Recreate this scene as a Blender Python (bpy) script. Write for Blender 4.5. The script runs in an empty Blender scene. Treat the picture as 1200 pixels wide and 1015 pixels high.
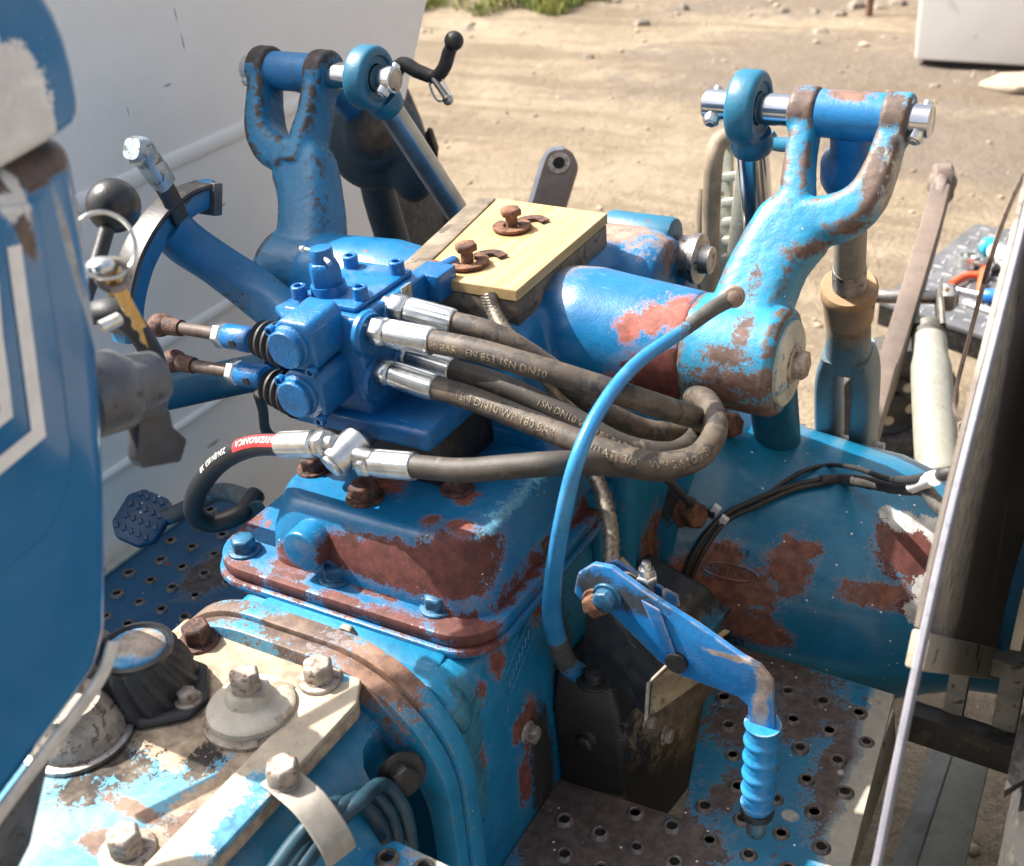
import bpy, bmesh, math, random
from mathutils import Vector as V, Matrix, Quaternion, noise as mnoise

random.seed(7)
S = bpy.context.scene
COL = S.collection
R = math.radians

# ---------------------------------------------------------------- camera
# X = across the tractor, Y = towards its rear, Z = up, ground at 0 (metres)
FOC = 1447.0
CAMP = V((0, 0, 1.5))
CR = V((0.8681, 0.4917, -0.0734)).normalized()      # right
CF = V((-0.4574, 0.7310, -0.5065)).normalized()     # forward
CR = (CR - CF * CR.dot(CF)).normalized()
CD = CF.cross(CR)                                    # down
cam = bpy.data.cameras.new('camera')
cam.sensor_fit = 'HORIZONTAL'; cam.sensor_width = 36.0
cam.lens = FOC / 1200 * 36
cam.clip_start = 0.02; cam.clip_end = 400
cam.dof.use_dof = True; cam.dof.focus_distance = 1.15; cam.dof.aperture_fstop = 9.0
camo = bpy.data.objects.new('camera', cam); COL.objects.link(camo)
camo.matrix_world = Matrix(((CR.x, -CD.x, -CF.x, CAMP.x), (CR.y, -CD.y, -CF.y, CAMP.y),
                            (CR.z, -CD.z, -CF.z, CAMP.z), (0, 0, 0, 1)))
S.camera = camo

# ---------------------------------------------------------------- light
SUN = V((-0.635, -0.085, 0.765)).normalized()          # towards the sun
w = bpy.data.worlds.new('World'); S.world = w; w.use_nodes = True
nt = w.node_tree; bg = nt.nodes['Background']
sky = nt.nodes.new('ShaderNodeTexSky'); sky.sky_type = 'NISHITA'; sky.sun_disc = False
sky.sun_elevation = math.asin(SUN.z); sky.sun_rotation = math.atan2(SUN.x, SUN.y)
sky.air_density = 1.0; sky.dust_density = 6.0; sky.ozone_density = 0.6
hz = nt.nodes.new('ShaderNodeHueSaturation'); hz.inputs['Saturation'].default_value = .55      # hazy, nearly white daylight
nt.links.new(sky.outputs[0], hz.inputs['Color']); nt.links.new(hz.outputs[0], bg.inputs[0]); bg.inputs[1].default_value = 0.12
sl = bpy.data.lights.new('sun', 'SUN'); sl.energy = 4.8; sl.angle = R(0.53); sl.color = (1.0, 0.94, 0.85)
so = bpy.data.objects.new('sun', sl); COL.objects.link(so)
so.rotation_euler = (-SUN).to_track_quat('-Z', 'Y').to_euler()
cy = S.cycles; cy.max_bounces = 6; cy.diffuse_bounces = 3; cy.glossy_bounces = 3; cy.caustics_reflective = False; cy.caustics_refractive = False
S.view_settings.view_transform = 'Standard'; S.view_settings.look = 'None'
S.view_settings.exposure = 1.33; S.view_settings.gamma = 1.0

# ---------------------------------------------------------------- survey helper
def ray(px, py):
    return CR * ((px - 600) / FOC) + CD * ((py - 507.5) / FOC) + CF
def at(px, py, X=None, Y=None, Z=None):
    """point of the place on the plane X, Y or Z = value, read off the survey photo"""
    r = ray(px, py)
    if X is not None: t = (X - CAMP.x) / r.x
    elif Y is not None: t = (Y - CAMP.y) / r.y
    else: t = (Z - CAMP.z) / r.z
    return CAMP + r * t

# ---------------------------------------------------------------- node helper
class NT:
    def __init__(s, name):
        s.m = bpy.data.materials.new(name); s.m.use_nodes = True
        s.t = s.m.node_tree; s.n = s.t.nodes; s.l = s.t.links
        s.b = s.n['Principled BSDF']
        g = s.n.new('ShaderNodeNewGeometry'); s.pos = g.outputs['Position']; s.nor = g.outputs['Normal']
    def put(s, sock, v):
        if hasattr(v, 'links') or isinstance(v, bpy.types.NodeSocket): s.l.new(v, sock)
        elif isinstance(v, (tuple, list)) and len(v) == 3 and sock.type == 'RGBA': sock.default_value = (*v, 1)
        else: sock.default_value = v
    def math(s, op, a, b=0.0, c=0.0, clamp=False):
        n = s.n.new('ShaderNodeMath'); n.operation = op; n.use_clamp = clamp
        s.put(n.inputs[0], a); s.put(n.inputs[1], b); s.put(n.inputs[2], c); return n.outputs[0]
    def vec(s, op, a, b=(0, 0, 0)):
        n = s.n.new('ShaderNodeVectorMath'); n.operation = op
        s.put(n.inputs[0], a); s.put(n.inputs[1], b)
        return n.outputs['Value'] if op in ('LENGTH', 'DOT_PRODUCT', 'DISTANCE') else n.outputs[0]
    def noise(s, sc, det=4, rough=.55, dist=0., vec=None, off=0.):
        n = s.n.new('ShaderNodeTexNoise')
        v = vec if vec is not None else s.pos
        if off: v = s.vec('ADD', v, (off, off * 1.7, off * .6))
        s.l.new(v, n.inputs['Vector']); n.inputs['Scale'].default_value = sc
        n.inputs['Detail'].default_value = det; n.inputs['Roughness'].default_value = rough
        n.inputs['Distortion'].default_value = dist; return n.outputs['Fac']
    def vor(s, sc, vec=None, feat='F1', rnd=1.):
        n = s.n.new('ShaderNodeTexVoronoi'); n.feature = feat
        s.l.new(vec if vec is not None else s.pos, n.inputs['Vector'])
        n.inputs['Scale'].default_value = sc; n.inputs['Randomness'].default_value = rnd
        return n.outputs['Distance']
    def mapr(s, v, a, b, c=0., d=1., smooth=True):
        n = s.n.new('ShaderNodeMapRange'); n.interpolation_type = 'SMOOTHSTEP' if smooth else 'LINEAR'
        s.put(n.inputs[0], v)
        for i, x in enumerate((a, b, c, d)): n.inputs[i + 1].default_value = x
        return n.outputs[0]
    def mix(s, f, a, b):
        n = s.n.new('ShaderNodeMix'); n.data_type = 'RGBA'
        s.put(n.inputs[0], f); s.put(n.inputs[6], a); s.put(n.inputs[7], b); return n.outputs[2]
    def mixf(s, f, a, b):
        n = s.n.new('ShaderNodeMix'); n.data_type = 'FLOAT'
        s.put(n.inputs[0], f); s.put(n.inputs[2], a); s.put(n.inputs[3], b); return n.outputs[0]
    def bump(s, h, strength=.3, dist=.002):
        n = s.n.new('ShaderNodeBump'); n.inputs['Strength'].default_value = strength
        n.inputs['Distance'].default_value = dist; s.put(n.inputs['Height'], h)
        s.l.new(n.outputs[0], s.b.inputs['Normal']); return n
    def patches(s, pl, k=1.1, sc=38, off=0., soft=.05, det=7):
        """mask of ragged patches round the places in pl: (x, y, z, radius or (rx, ry, rz))"""
        nz = s.math('MULTIPLY', s.math('SUBTRACT', s.noise(sc * 1.25, det, .68, .3, off=off), .5), k * 2.4)
        nz = s.math('ADD', nz, s.math('MULTIPLY', s.math('SUBTRACT', s.noise(sc * 7, 3, .6, off=off + 2), .5), k * 1.5))
        m = None
        for p in pl:
            r = p[3] if isinstance(p[3], (tuple, list)) else (p[3],) * 3
            d = s.vec('LENGTH', s.vec('DIVIDE', s.vec('SUBTRACT', s.pos, tuple(p[:3])), tuple(r)))
            m = d if m is None else s.math('MINIMUM', m, d)
        v = s.math('ADD', m, nz); s.last = v
        return s.mapr(v, 1 + soft, 1 - soft)
    def edge(s, rad=.004, lo=.93, hi=.6, dense=False):
        if dense:
            g = s.n.new('ShaderNodeNewGeometry'); return s.mapr(g.outputs['Pointiness'], .503, .518)
        bv = s.n.new('ShaderNodeBevel'); bv.samples = 2; bv.inputs['Radius'].default_value = rad
        d = s.vec('DOT_PRODUCT', bv.outputs[0], s.nor)
        return s.mapr(d, lo, hi)

def plain(name, col, rough=.5, metal=0., var=.15, sc=30, bump=0., bsc=300, col2=None, amt=.5, spec=.5):
    """single material: colour with large and small scale variation, fine relief"""
    t = NT(name)
    n1 = t.noise(sc, 6, .6); n2 = t.noise(sc * .22, 3, .5, off=3.3)
    dark = tuple(c * (1 - var) for c in col); lite = tuple(min(1, c * (1 + var)) for c in col)
    c = t.mix(t.mapr(n1, .35, .65), dark, lite)
    if col2: c = t.mix(t.mapr(t.noise(sc * 1.7, 8, .65, .3, off=7.1), .5 + (.5 - amt) * .4, .56 + (.5 - amt) * .4), c, col2)
    t.put(t.b.inputs['Base Color'], c)
    t.put(t.b.inputs['Roughness'], t.mixf(n2, max(.03, rough - .12), min(1, rough + .12)))
    t.b.inputs['Metallic'].default_value = metal; t.b.inputs['Specular IOR Level'].default_value = spec
    if bump: t.bump(t.noise(bsc, 5, .6), bump, .001)
    return t.m

BLUE = (0.018, 0.17, 0.36); OX = (0.21, 0.062, 0.044); OXD = (0.125, 0.034, 0.027)
DUST = (0.42, 0.32, 0.22); GRIME = (0.035, 0.028, 0.024); BROWN = (0.13, 0.085, 0.068)

def paint(name, base=BLUE, base2=None, layers=(), chip=0., chipcol=OX, csc=22, dust=0., grime=0., edge=0., edgecol=BROWN,
          rough=.38, specks=0., cast=.25, off=0., castsc=260, dense=False, mott=.35, fade=.3, coat=0.):
    """old coachwork: paint over primer over casting, with chips, rub marks, dust and spots"""
    if base[2] > base[0] * 3.5:                            # tractor blue: deep, slightly dirty enamel
        base = (base[0] * .55, base[1] * .78, base[2] * .82)
        if base2: base2 = (base2[0] * .55, base2[1] * .80, base2[2] * .84)
        grime = max(grime, .14) if mott > .1 else grime
    t = NT(name)
    base2 = base2 or tuple(c * 1.35 for c in base)
    big = t.noise(9, 4, .55, off=off + 1); mid = t.noise(60, 5, .6, off=off + 2); fine = t.noise(420, 4, .6, off=off)
    c = t.mix(t.mapr(big, .3, .7), base, base2)
    if mott: c = t.mix(t.mapr(mid, .45, .75, 0, mott), c, tuple(x * .55 for x in base))
    if fade:
        gy = sum(base) / 3
        c = t.mix(t.mapr(t.noise(27, 5, .68, .5, off=off + 17), .5, .78, 0, fade), c, tuple(min(.9, (x * .6 + gy * .4) * 1.45 + .03) for x in base))
    # scratches
    st = t.n.new('ShaderNodeMapping'); st.inputs['Rotation'].default_value = (.4, .7, .3 + off); st.inputs['Scale'].default_value = (30, 260, 260)
    t.l.new(t.pos, st.inputs['Vector'])
    scr = t.noise(1., 2, .5, vec=st.outputs[0])
    c = t.mix(t.math('MULTIPLY', t.mapr(scr, .69, .73), t.mapr(t.noise(14, 3, off=off + 9), .5, .62)), c, tuple(min(1, x * 1.5 + .08) for x in base))
    rg = t.mixf(big, max(.05, rough - .08), rough + .12)
    # fine dirt sitting in the orange peel of the paint
    if mott > .1: c = t.mix(t.mapr(t.noise(190, 5, .72, .2, off=off + 21), .53, .72, 0, .55), c, tuple(x * .35 + .012 for x in base))
    hgt = t.math('ADD', t.math('MULTIPLY', fine, cast), t.math('MULTIPLY', mid, cast * 1.5))
    def layer(mask, col, ro, c, rg, hgt, drop=.5, var=.5):
        col2 = tuple(x * var for x in col)
        cc = t.mix(t.mapr(t.noise(85, 6, .65, off=off + 4), .33, .66), col2, col)
        cc = t.mix(t.mapr(t.noise(37, 5, .65, .3, off=off + 24), .55, .75, 0, .6), cc, (min(1, col[0] * 1.45 + .02), min(1, col[1] * 1.5 + .015), min(1, col[2] * 1.3 + .01)))
        return (t.mix(mask, c, cc), t.mixf(mask, rg, ro), hgt)
    if grime:
        g = t.mapr(t.noise(13, 6, .65, .5, off=off + 6), .62 - grime * .3, .8 - grime * .2, 0, min(1, .35 + grime))
        c = t.mix(g, c, GRIME); rg = t.mixf(g, rg, .75)
    if chip:
        m = t.mapr(t.noise(csc, 8, .62, .35, off=off + 5), .72 - chip * .3, .735 - chip * .3)
        c, rg, hgt = layer(m, chipcol, .68, c, rg, hgt)
    for lay in layers:
        col, pl = lay[0], lay[1]
        kw = lay[2] if len(lay) > 2 else {}
        ro = kw.pop('rough', .7) if kw else .7
        drop = kw.pop('drop', .5) if kw else .5
        var = kw.pop('var', .5) if kw else .5
        m = t.patches(pl, off=off + len(pl), **kw)
        if kw.get('soft', .05) < .1 and drop > .2:          # chalky feathered rim where the paint has lifted
            c = t.mix(t.mapr(t.last, 1.34, 1.04, 0, .55), c, tuple(min(.8, x * .5 + q * .55 + .07) for x, q in zip(base2, col)))
        c, rg, hgt = layer(m, col, ro, c, rg, hgt, drop, var)
    if edge:
        m = t.math('MULTIPLY', t.edge(dense=dense), t.mapr(t.noise(70, 6, .6, .3, off=off + 8), .58 - edge * .25, .62 - edge * .25))
        c, rg, hgt = layer(m, edgecol, .55, c, rg, hgt, .3)
    if dust:
        up = t.n.new('ShaderNodeSeparateXYZ'); t.l.new(t.nor, up.inputs[0])
        d = t.math('MULTIPLY', t.mapr(up.outputs[2], .1, .9), t.mapr(t.noise(17, 7, .65, .4, off=off + 11), .6 - dust * .35, .85 - dust * .2, 0, min(.9, dust * 1.4)))
        c = t.mix(d, c, DUST); rg = t.mixf(d, rg, .9)
    if specks:
        v = t.mapr(t.vor(70), .07 * specks, .05 * specks)
        v = t.math('MULTIPLY', v, t.mapr(t.noise(16, 2, off=off + 13), .48, .55))
        c = t.mix(v, c, (.8, .78, .72))
    t.put(t.b.inputs['Base Color'], c); t.put(t.b.inputs['Roughness'], rg)
    if coat: t.b.inputs['Coat Weight'].default_value = coat; t.b.inputs['Coat Roughness'].default_value = .08
    t.bump(hgt, .6, .0016)
    return t.m

# ---------------------------------------------------------------- mesh helper
def frame(ax, ref=None):
    z = V(ax).normalized()
    r = V(ref) if ref is not None else (V((0, 0, 1)) if abs(z.z) < .9 else V((1, 0, 0)))
    x = (r - z * r.dot(z)).normalized()
    return x, z.cross(x), z

def spline(pts, k=8, closed=False):
    P = [V(p) for p in pts]; n = len(P); out = []
    seg = n if closed else n - 1
    for i in range(seg):
        if closed: a, b, c, d = P[i - 1], P[i], P[(i + 1) % n], P[(i + 2) % n]
        else:
            b, c = P[i], P[i + 1]
            a = P[i - 1] if i > 0 else b * 2 - c
            d = P[i + 2] if i + 2 < n else c * 2 - b
        for j in range(k):
            t = j / k
            out.append(.5 * ((2 * b) + (c - a) * t + (2 * a - 5 * b + 4 * c - d) * t * t + (3 * b - a - 3 * c + d) * t ** 3))
    if not closed: out.append(P[-1])
    return out
def lerpl(vals, n):
    if not isinstance(vals, (list, tuple)): return [vals] * n
    out = []
    for i in range(n):
        f = i / (n - 1) * (len(vals) - 1); j = min(int(f), len(vals) - 2)
        out.append(vals[j] + (vals[j + 1] - vals[j]) * (f - j))
    return out

class MB:
    def __init__(s): s.bm = bmesh.new(); s.mi = 0
    def face(s, vs):
        try:
            f = s.bm.faces.new(vs); f.material_index = s.mi; return f
        except ValueError: return None
    def rings(s, rings, caps=True, closed=False):
        n = len(rings[0]); L = [[s.bm.verts.new(p) for p in r] for r in rings]
        for a, b in (list(zip(L, L[1:])) + ([(L[-1], L[0])] if closed else [])):
            for i in range(n): s.face((a[i], a[(i + 1) % n], b[(i + 1) % n], b[i]))
        if caps and not closed: s.face(L[0][::-1]); s.face(L[-1])
        return s
    def cyl(s, p0, p1, r0, r1=None, n=24, ref=None, caps=True):
        p0, p1 = V(p0), V(p1); r1 = r0 if r1 is None else r1
        x, y, z = frame(p1 - p0, ref)
        return s.rings([[p + (x * math.cos(2 * math.pi * i / n) + y * math.sin(2 * math.pi * i / n)) * r for i in range(n)] for p, r in ((p0, r0), (p1, r1))], caps)
    def lathe(s, p, ax, prof, n=28, ref=None, closed=False, caps=True):
        """prof: (along axis, radius)"""
        x, y, z = frame(ax, ref); p = V(p)
        return s.rings([[p + z * h + (x * math.cos(2 * math.pi * i / n) + y * math.sin(2 * math.pi * i / n)) * max(r, 1e-5) for i in range(n)] for h, r in prof], caps and not closed, closed)
    def sweep(s, pts, a, b=None, ref=(1, 0, 0), n=16, e=1., k=8, closed=False):
        """tube along a smooth path; half sizes a (along ref) and b; e<1 gives boxy sections"""
        P = spline(pts, k, closed) if k else [V(p) for p in pts]
        m = len(P); A = lerpl(a, m); B = lerpl(b if b is not None else a, m)
        out = []; sd = None
        for i in range(m):
            if closed: t = P[(i + 1) % m] - P[i - 1]
            else: t = P[min(i + 1, m - 1)] - P[max(i - 1, 0)]
            t.normalize()
            if ref is None:
                if sd is None: sd = frame(t)[0]
                sd = (sd - t * sd.dot(t)).normalized()
            else: sd = V(ref); sd = (sd - t * sd.dot(t)).normalized()
            u = t.cross(sd); ring = []
            for j in range(n):
                an = 2 * math.pi * j / n; c, q = math.cos(an), math.sin(an)
                ring.append(P[i] + sd * A[i] * math.copysign(abs(c) ** e, c) + u * B[i] * math.copysign(abs(q) ** e, q))
            out.append(ring)
        return s.rings(out, True, closed)
    def prism(s, poly, vec):
        a = [s.bm.verts.new(V(p)) for p in poly]; b = [s.bm.verts.new(V(p) + V(vec)) for p in poly]; n = len(poly)
        s.face(a[::-1]); s.face(b)
        for i in range(n): s.face((a[i], a[(i + 1) % n], b[(i + 1) % n], b[i]))
        return s
    def box(s, c, size, rot=None, taper=1.):
        c = V(c); h = V(size) * .5; M = rot or Matrix.Identity(3)
        v = []
        for z in (-1, 1):
            f = taper if z > 0 else 1.
            for x, y in ((-1, -1), (1, -1), (1, 1), (-1, 1)): v.append(s.bm.verts.new(c + M @ V((x * h.x * f, y * h.y * f, z * h.z))))
        for q in ((3, 2, 1, 0), (4, 5, 6, 7), (0, 1, 5, 4), (1, 2, 6, 5), (2, 3, 7, 6), (3, 0, 4, 7)): s.face([v[i] for i in q])
        return s
    def lohi(s, lo, hi): return s.box([(a + b) / 2 for a, b in zip(lo, hi)], [b - a for a, b in zip(lo, hi)])
    def sph(s, c, r, n=20, sc=(1, 1, 1), ax=(0, 0, 1)):
        x, y, z = frame(ax); c = V(c); m = n // 2; out = []
        for i in range(m + 1):
            th = math.pi * i / m
            out.append([c - z * math.cos(th) * r * sc[2] + (x * math.cos(2 * math.pi * j / n) * sc[0] + y * math.sin(2 * math.pi * j / n) * sc[1]) * r * max(math.sin(th), 1e-4) for j in range(n)])
        return s.rings(out)
    def ring(s, c, ax, Rr, r, n=28, m=10):
        return s.lathe(c, ax, [(r * math.sin(2 * math.pi * i / m), Rr + r * math.cos(2 * math.pi * i / m)) for i in range(m)], n, None, True)
    def hexp(s, p, ax, r, h, spin=0.):
        x, y, z = frame(ax); p = V(p)
        pr = [(0, r), (h * .8, r), (h, r * .86)]
        return s.rings([[p + z * q + (x * math.cos(spin + math.pi * i / 3) + y * math.sin(spin + math.pi * i / 3)) * w_ for i in range(6)] for q, w_ in pr])
    def build(s, name, mat, parent=None, loc=None, bev=0., seg=2, ang=38, remesh=0., smooth=0, sub=0, boolean=None, disp=0., dsc=6.):
        me = bpy.data.meshes.new(name)
        o = V(parent.location) if parent is not None else V(loc or (0, 0, 0))
        bmesh.ops.remove_doubles(s.bm, verts=s.bm.verts, dist=1e-6)
        bmesh.ops.recalc_face_normals(s.bm, faces=s.bm.faces)
        root = parent
        if parent is not None:
            while root.parent is not None: root = root.parent; o = o + V(root.location)
        bmesh.ops.translate(s.bm, verts=s.bm.verts, vec=-o)
        s.bm.to_mesh(me); s.bm.free()
        ob = bpy.data.objects.new(name, me); COL.objects.link(ob)
        if parent is not None: ob.parent = parent
        else: ob.location = o
        for m in (mat if isinstance(mat, (list, tuple)) else [mat]): me.materials.append(m)
        mods = []
        if remesh:
            d = ob.modifiers.new('r', 'REMESH'); d.mode = 'VOXEL'; d.voxel_size = remesh; d.use_smooth_shade = True
        if smooth:
            d = ob.modifiers.new('s', 'SMOOTH'); d.iterations = smooth; d.factor = .5
        if boolean is not None:
            d = ob.modifiers.new('b', 'BOOLEAN'); d.operation = 'DIFFERENCE'; d.object = boolean; d.solver = 'EXACT'
        if bev:
            d = ob.modifiers.new('v', 'BEVEL'); d.width = bev; d.segments = seg; d.limit_method = 'ANGLE'; d.angle_limit = R(32)
        if sub:
            d = ob.modifiers.new('u', 'SUBSURF'); d.levels = sub; d.render_levels = sub
        if remesh or smooth or boolean is not None or bev or sub:
            dg = bpy.context.evaluated_depsgraph_get(); dg.update()
            nm = bpy.data.meshes.new_from_object(ob.evaluated_get(dg), depsgraph=dg)
            ob.modifiers.clear(); old = ob.data; ob.data = nm; bpy.data.meshes.remove(old); nm.name = name
            if boolean is not None: bpy.data.objects.remove(boolean)
            me = nm
        if disp:
            for v in me.vertices:
                p = v.co + o
                v.co += v.normal * disp * mnoise.noise(p * dsc)
        me.polygons.foreach_set('use_smooth', [True] * len(me.polygons))
        if ang < 180: me.set_sharp_from_angle(angle=R(ang))
        return ob

def tag(o, label, cat, group=None):
    o['label'] = label; o['category'] = cat
    if group: o['group'] = group
    return o
def thing(name, label, cat, loc=(0, 0, 0), group=None):
    o = bpy.data.objects.new(name, None); COL.objects.link(o); o.location = V(loc); o.empty_display_size = .02
    return tag(o, label, cat, group)
def structure(o): o['kind'] = 'structure'; return o

_bm = {}
def bolt(par, p, ax, r, h, mat, washer=1.55, name='bolt', spin=None, socket=False):
    """hex (or socket) head with washer as a part of par; alike ones share their mesh"""
    key = (round(r, 4), round(h, 4), washer, mat.name, socket)
    if key not in _bm:
        b = MB(); wz = 0
        if washer:
            wz = r * .22; b.lathe((0, 0, 0), (0, 0, 1), [(-.001, r * washer), (wz * .8, r * washer), (wz, r * washer * .94)], 20)
        if socket:
            b.lathe((0, 0, wz), (0, 0, 1), [(0, r), (h * .9, r), (h, r * .9), (h, r * .52), (h * .45, r * .5), (h * .45, 0)], 18)
        else:
            b.lathe((0, 0, wz), (0, 0, 1), [(0, r * .95), (h * .12, r * .95)], 18)
            b.hexp((0, 0, wz + h * .1), (0, 0, 1), r, h)
        o = b.build(name, mat, bev=r * .07, seg=1, ang=30); _bm[key] = o.data; bpy.data.objects.remove(o)
    o = bpy.data.objects.new(name, _bm[key]); COL.objects.link(o); o.parent = par
    base = V(par.location)
    q = par
    while q.parent is not None: q = q.parent; base += V(q.location)
    o.location = V(p) - base
    qz = V(ax).normalized().to_track_quat('Z', 'Y')
    o.rotation_mode = 'QUATERNION'
    o.rotation_quaternion = qz @ Quaternion((0, 0, 1), random.uniform(0, 1) if spin is None else spin)
    return o

def text_mesh(body, size):
    cu = bpy.data.curves.new('t', 'FONT'); cu.body = body; cu.size = size; cu.resolution_u = 2
    o = bpy.data.objects.new('t', cu); COL.objects.link(o)
    dg = bpy.context.evaluated_depsgraph_get(); dg.update()
    me = bpy.data.meshes.new_from_object(o.evaluated_get(dg)); bpy.data.objects.remove(o)
    return me
def text_on_hose(par, name, body, size, path, s0, rad, ref, mat, flip=False, lift=.00035, vo=0.):
    """printing that follows the hose: u along its length, v round it"""
    me = text_mesh(body, size); P = path; L = [0.]
    for a, b in zip(P, P[1:]): L.append(L[-1] + (b - a).length)
    off = V(par.location); 
    bm = bmesh.new(); bm.from_mesh(me)
    bmesh.ops.subdivide_edges(bm, edges=[e for e in bm.edges if e.calc_length() > size * .35], cuts=2)
    W = max(v.co.x for v in bm.verts)
    for v in bm.verts:
        u, h = v.co.x, v.co.y - size * .35 + vo
        if flip: u, h = W - u, -h
        sdist = s0 + u; i = 0
        while i < len(L) - 2 and L[i + 1] < sdist: i += 1
        f = (sdist - L[i]) / max(1e-9, L[i + 1] - L[i]); p = P[i].lerp(P[i + 1], f)
        t = (P[min(i + 2, len(P) - 1)] - P[max(i - 1, 0)]).normalized()
        nr = V(ref); nr = (nr - t * nr.dot(t)).normalized(); side = nr.cross(t)
        a = h / rad
        v.co = p + (nr * math.cos(a) + side * math.sin(a)) * (rad + lift) - off
    bm.to_mesh(me); bm.free()
    me.name = name; me.materials.append(mat)
    o = bpy.data.objects.new(name, me); COL.objects.link(o); o.parent = par
    return o
# ================================================================ shared materials
M = {}
M['zinc'] = plain('zinc_plate', (.62, .63, .62), .3, 1., .12, 60, .15, 500)
M['chrome'] = plain('chrome', (.60, .61, .63), .16, 1., .1, 40)
M['steel'] = plain('worn_steel', (.36, .34, .32), .42, 1., .25, 50, .3, 400, (.12, .08, .06), .3)
M['rust'] = plain('rust', (.16, .075, .042), .85, 0., .35, 70, .6, 500, (.07, .035, .025), .45)
M['rustbolt'] = plain('rusty_bolt', (.10, .045, .032), .75, .1, .4, 90, .5, 600, (.03, .02, .017), .5)
M['dirtybolt'] = plain('dusty_bolt', (.33, .28, .235), .6, .35, .25, 90, .4, 500, (.16, .11, .08), .4)
M['bluebolt'] = plain('blue_bolt', (.02, .10, .19), .42, .1, .35, 130, .3, 500, (.06, .035, .03), .22)
M['rubber'] = plain('black_rubber', (.022, .022, .023), .55, 0., .3, 40, .3, 500)
M['hose'] = plain('dusty_hose_rubber', (.082, .062, .046), .62, 0., .3, 45, .35, 700, (.035, .03, .026), .48)
M['hosedark'] = plain('dark_hose_rubber', (.038, .032, .027), .6, 0., .3, 45, .35, 700, (.10, .08, .06), .3)
M['hosenew'] = plain('new_hose_rubber', (.014, .014, .016), .45, 0., .2, 45, .2, 700)
M['print'] = plain('hose_print', (.26, .215, .15), .7, 0., .3, 300, 0, col2=(.09, .065, .045), amt=.5)
M['printw'] = plain('white_print', (.75, .74, .72), .6, 0., .1, 200)
M['red'] = plain('red_print', (.42, .025, .03), .5, 0., .25, 120)
M['black'] = plain('black_paint', (.012, .012, .013), .45, 0., .3, 30, .2, 300, (.035, .028, .022), .4)
M['hole'] = plain('hole_dark', (.006, .005, .005), .95)
M['blackplastic'] = plain('black_plastic', (.016, .016, .017), .38, 0., .2, 60, .1, 400)
M['greyplastic'] = plain('grey_plastic', (.10, .105, .115), .42, 0., .2, 60, .2, 400, (.05, .05, .05), .35)
M['cream'] = plain('cream_paint', (.46, .43, .35), .55, 0., .15, 30, .3, 200, (.10, .06, .04), .22)
M['white'] = plain('white_paint', (.74, .74, .76), .45, 0., .08, 40, .15, 300)
M['valve'] = paint('valve_blue', (.007, .13, .37), (.014, .19, .47), rough=.28, dust=.22, grime=.26, cast=.5, off=2)
M['tag'] = plain('aluminium_tag', (.55, .55, .52), .4, .8, .15, 200)
M['brass'] = plain('brass_key', (.62, .46, .22), .3, 1., .1, 200)
M['blueclean'] = paint('lever_blue', (.02, .17, .46), rough=.3, edge=.6, edgecol=(.55, .45, .38), off=4, cast=.1)
M['teal'] = paint('teal_blue', (.012, .12, .21), (.02, .16, .26), rough=.4, chip=.12, csc=60, off=6, edge=.3, edgecol=(.4, .5, .55))

def px(l, **k): return [tuple(at(a, b, **k)) + (r,) for a, b, r in l]

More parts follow.
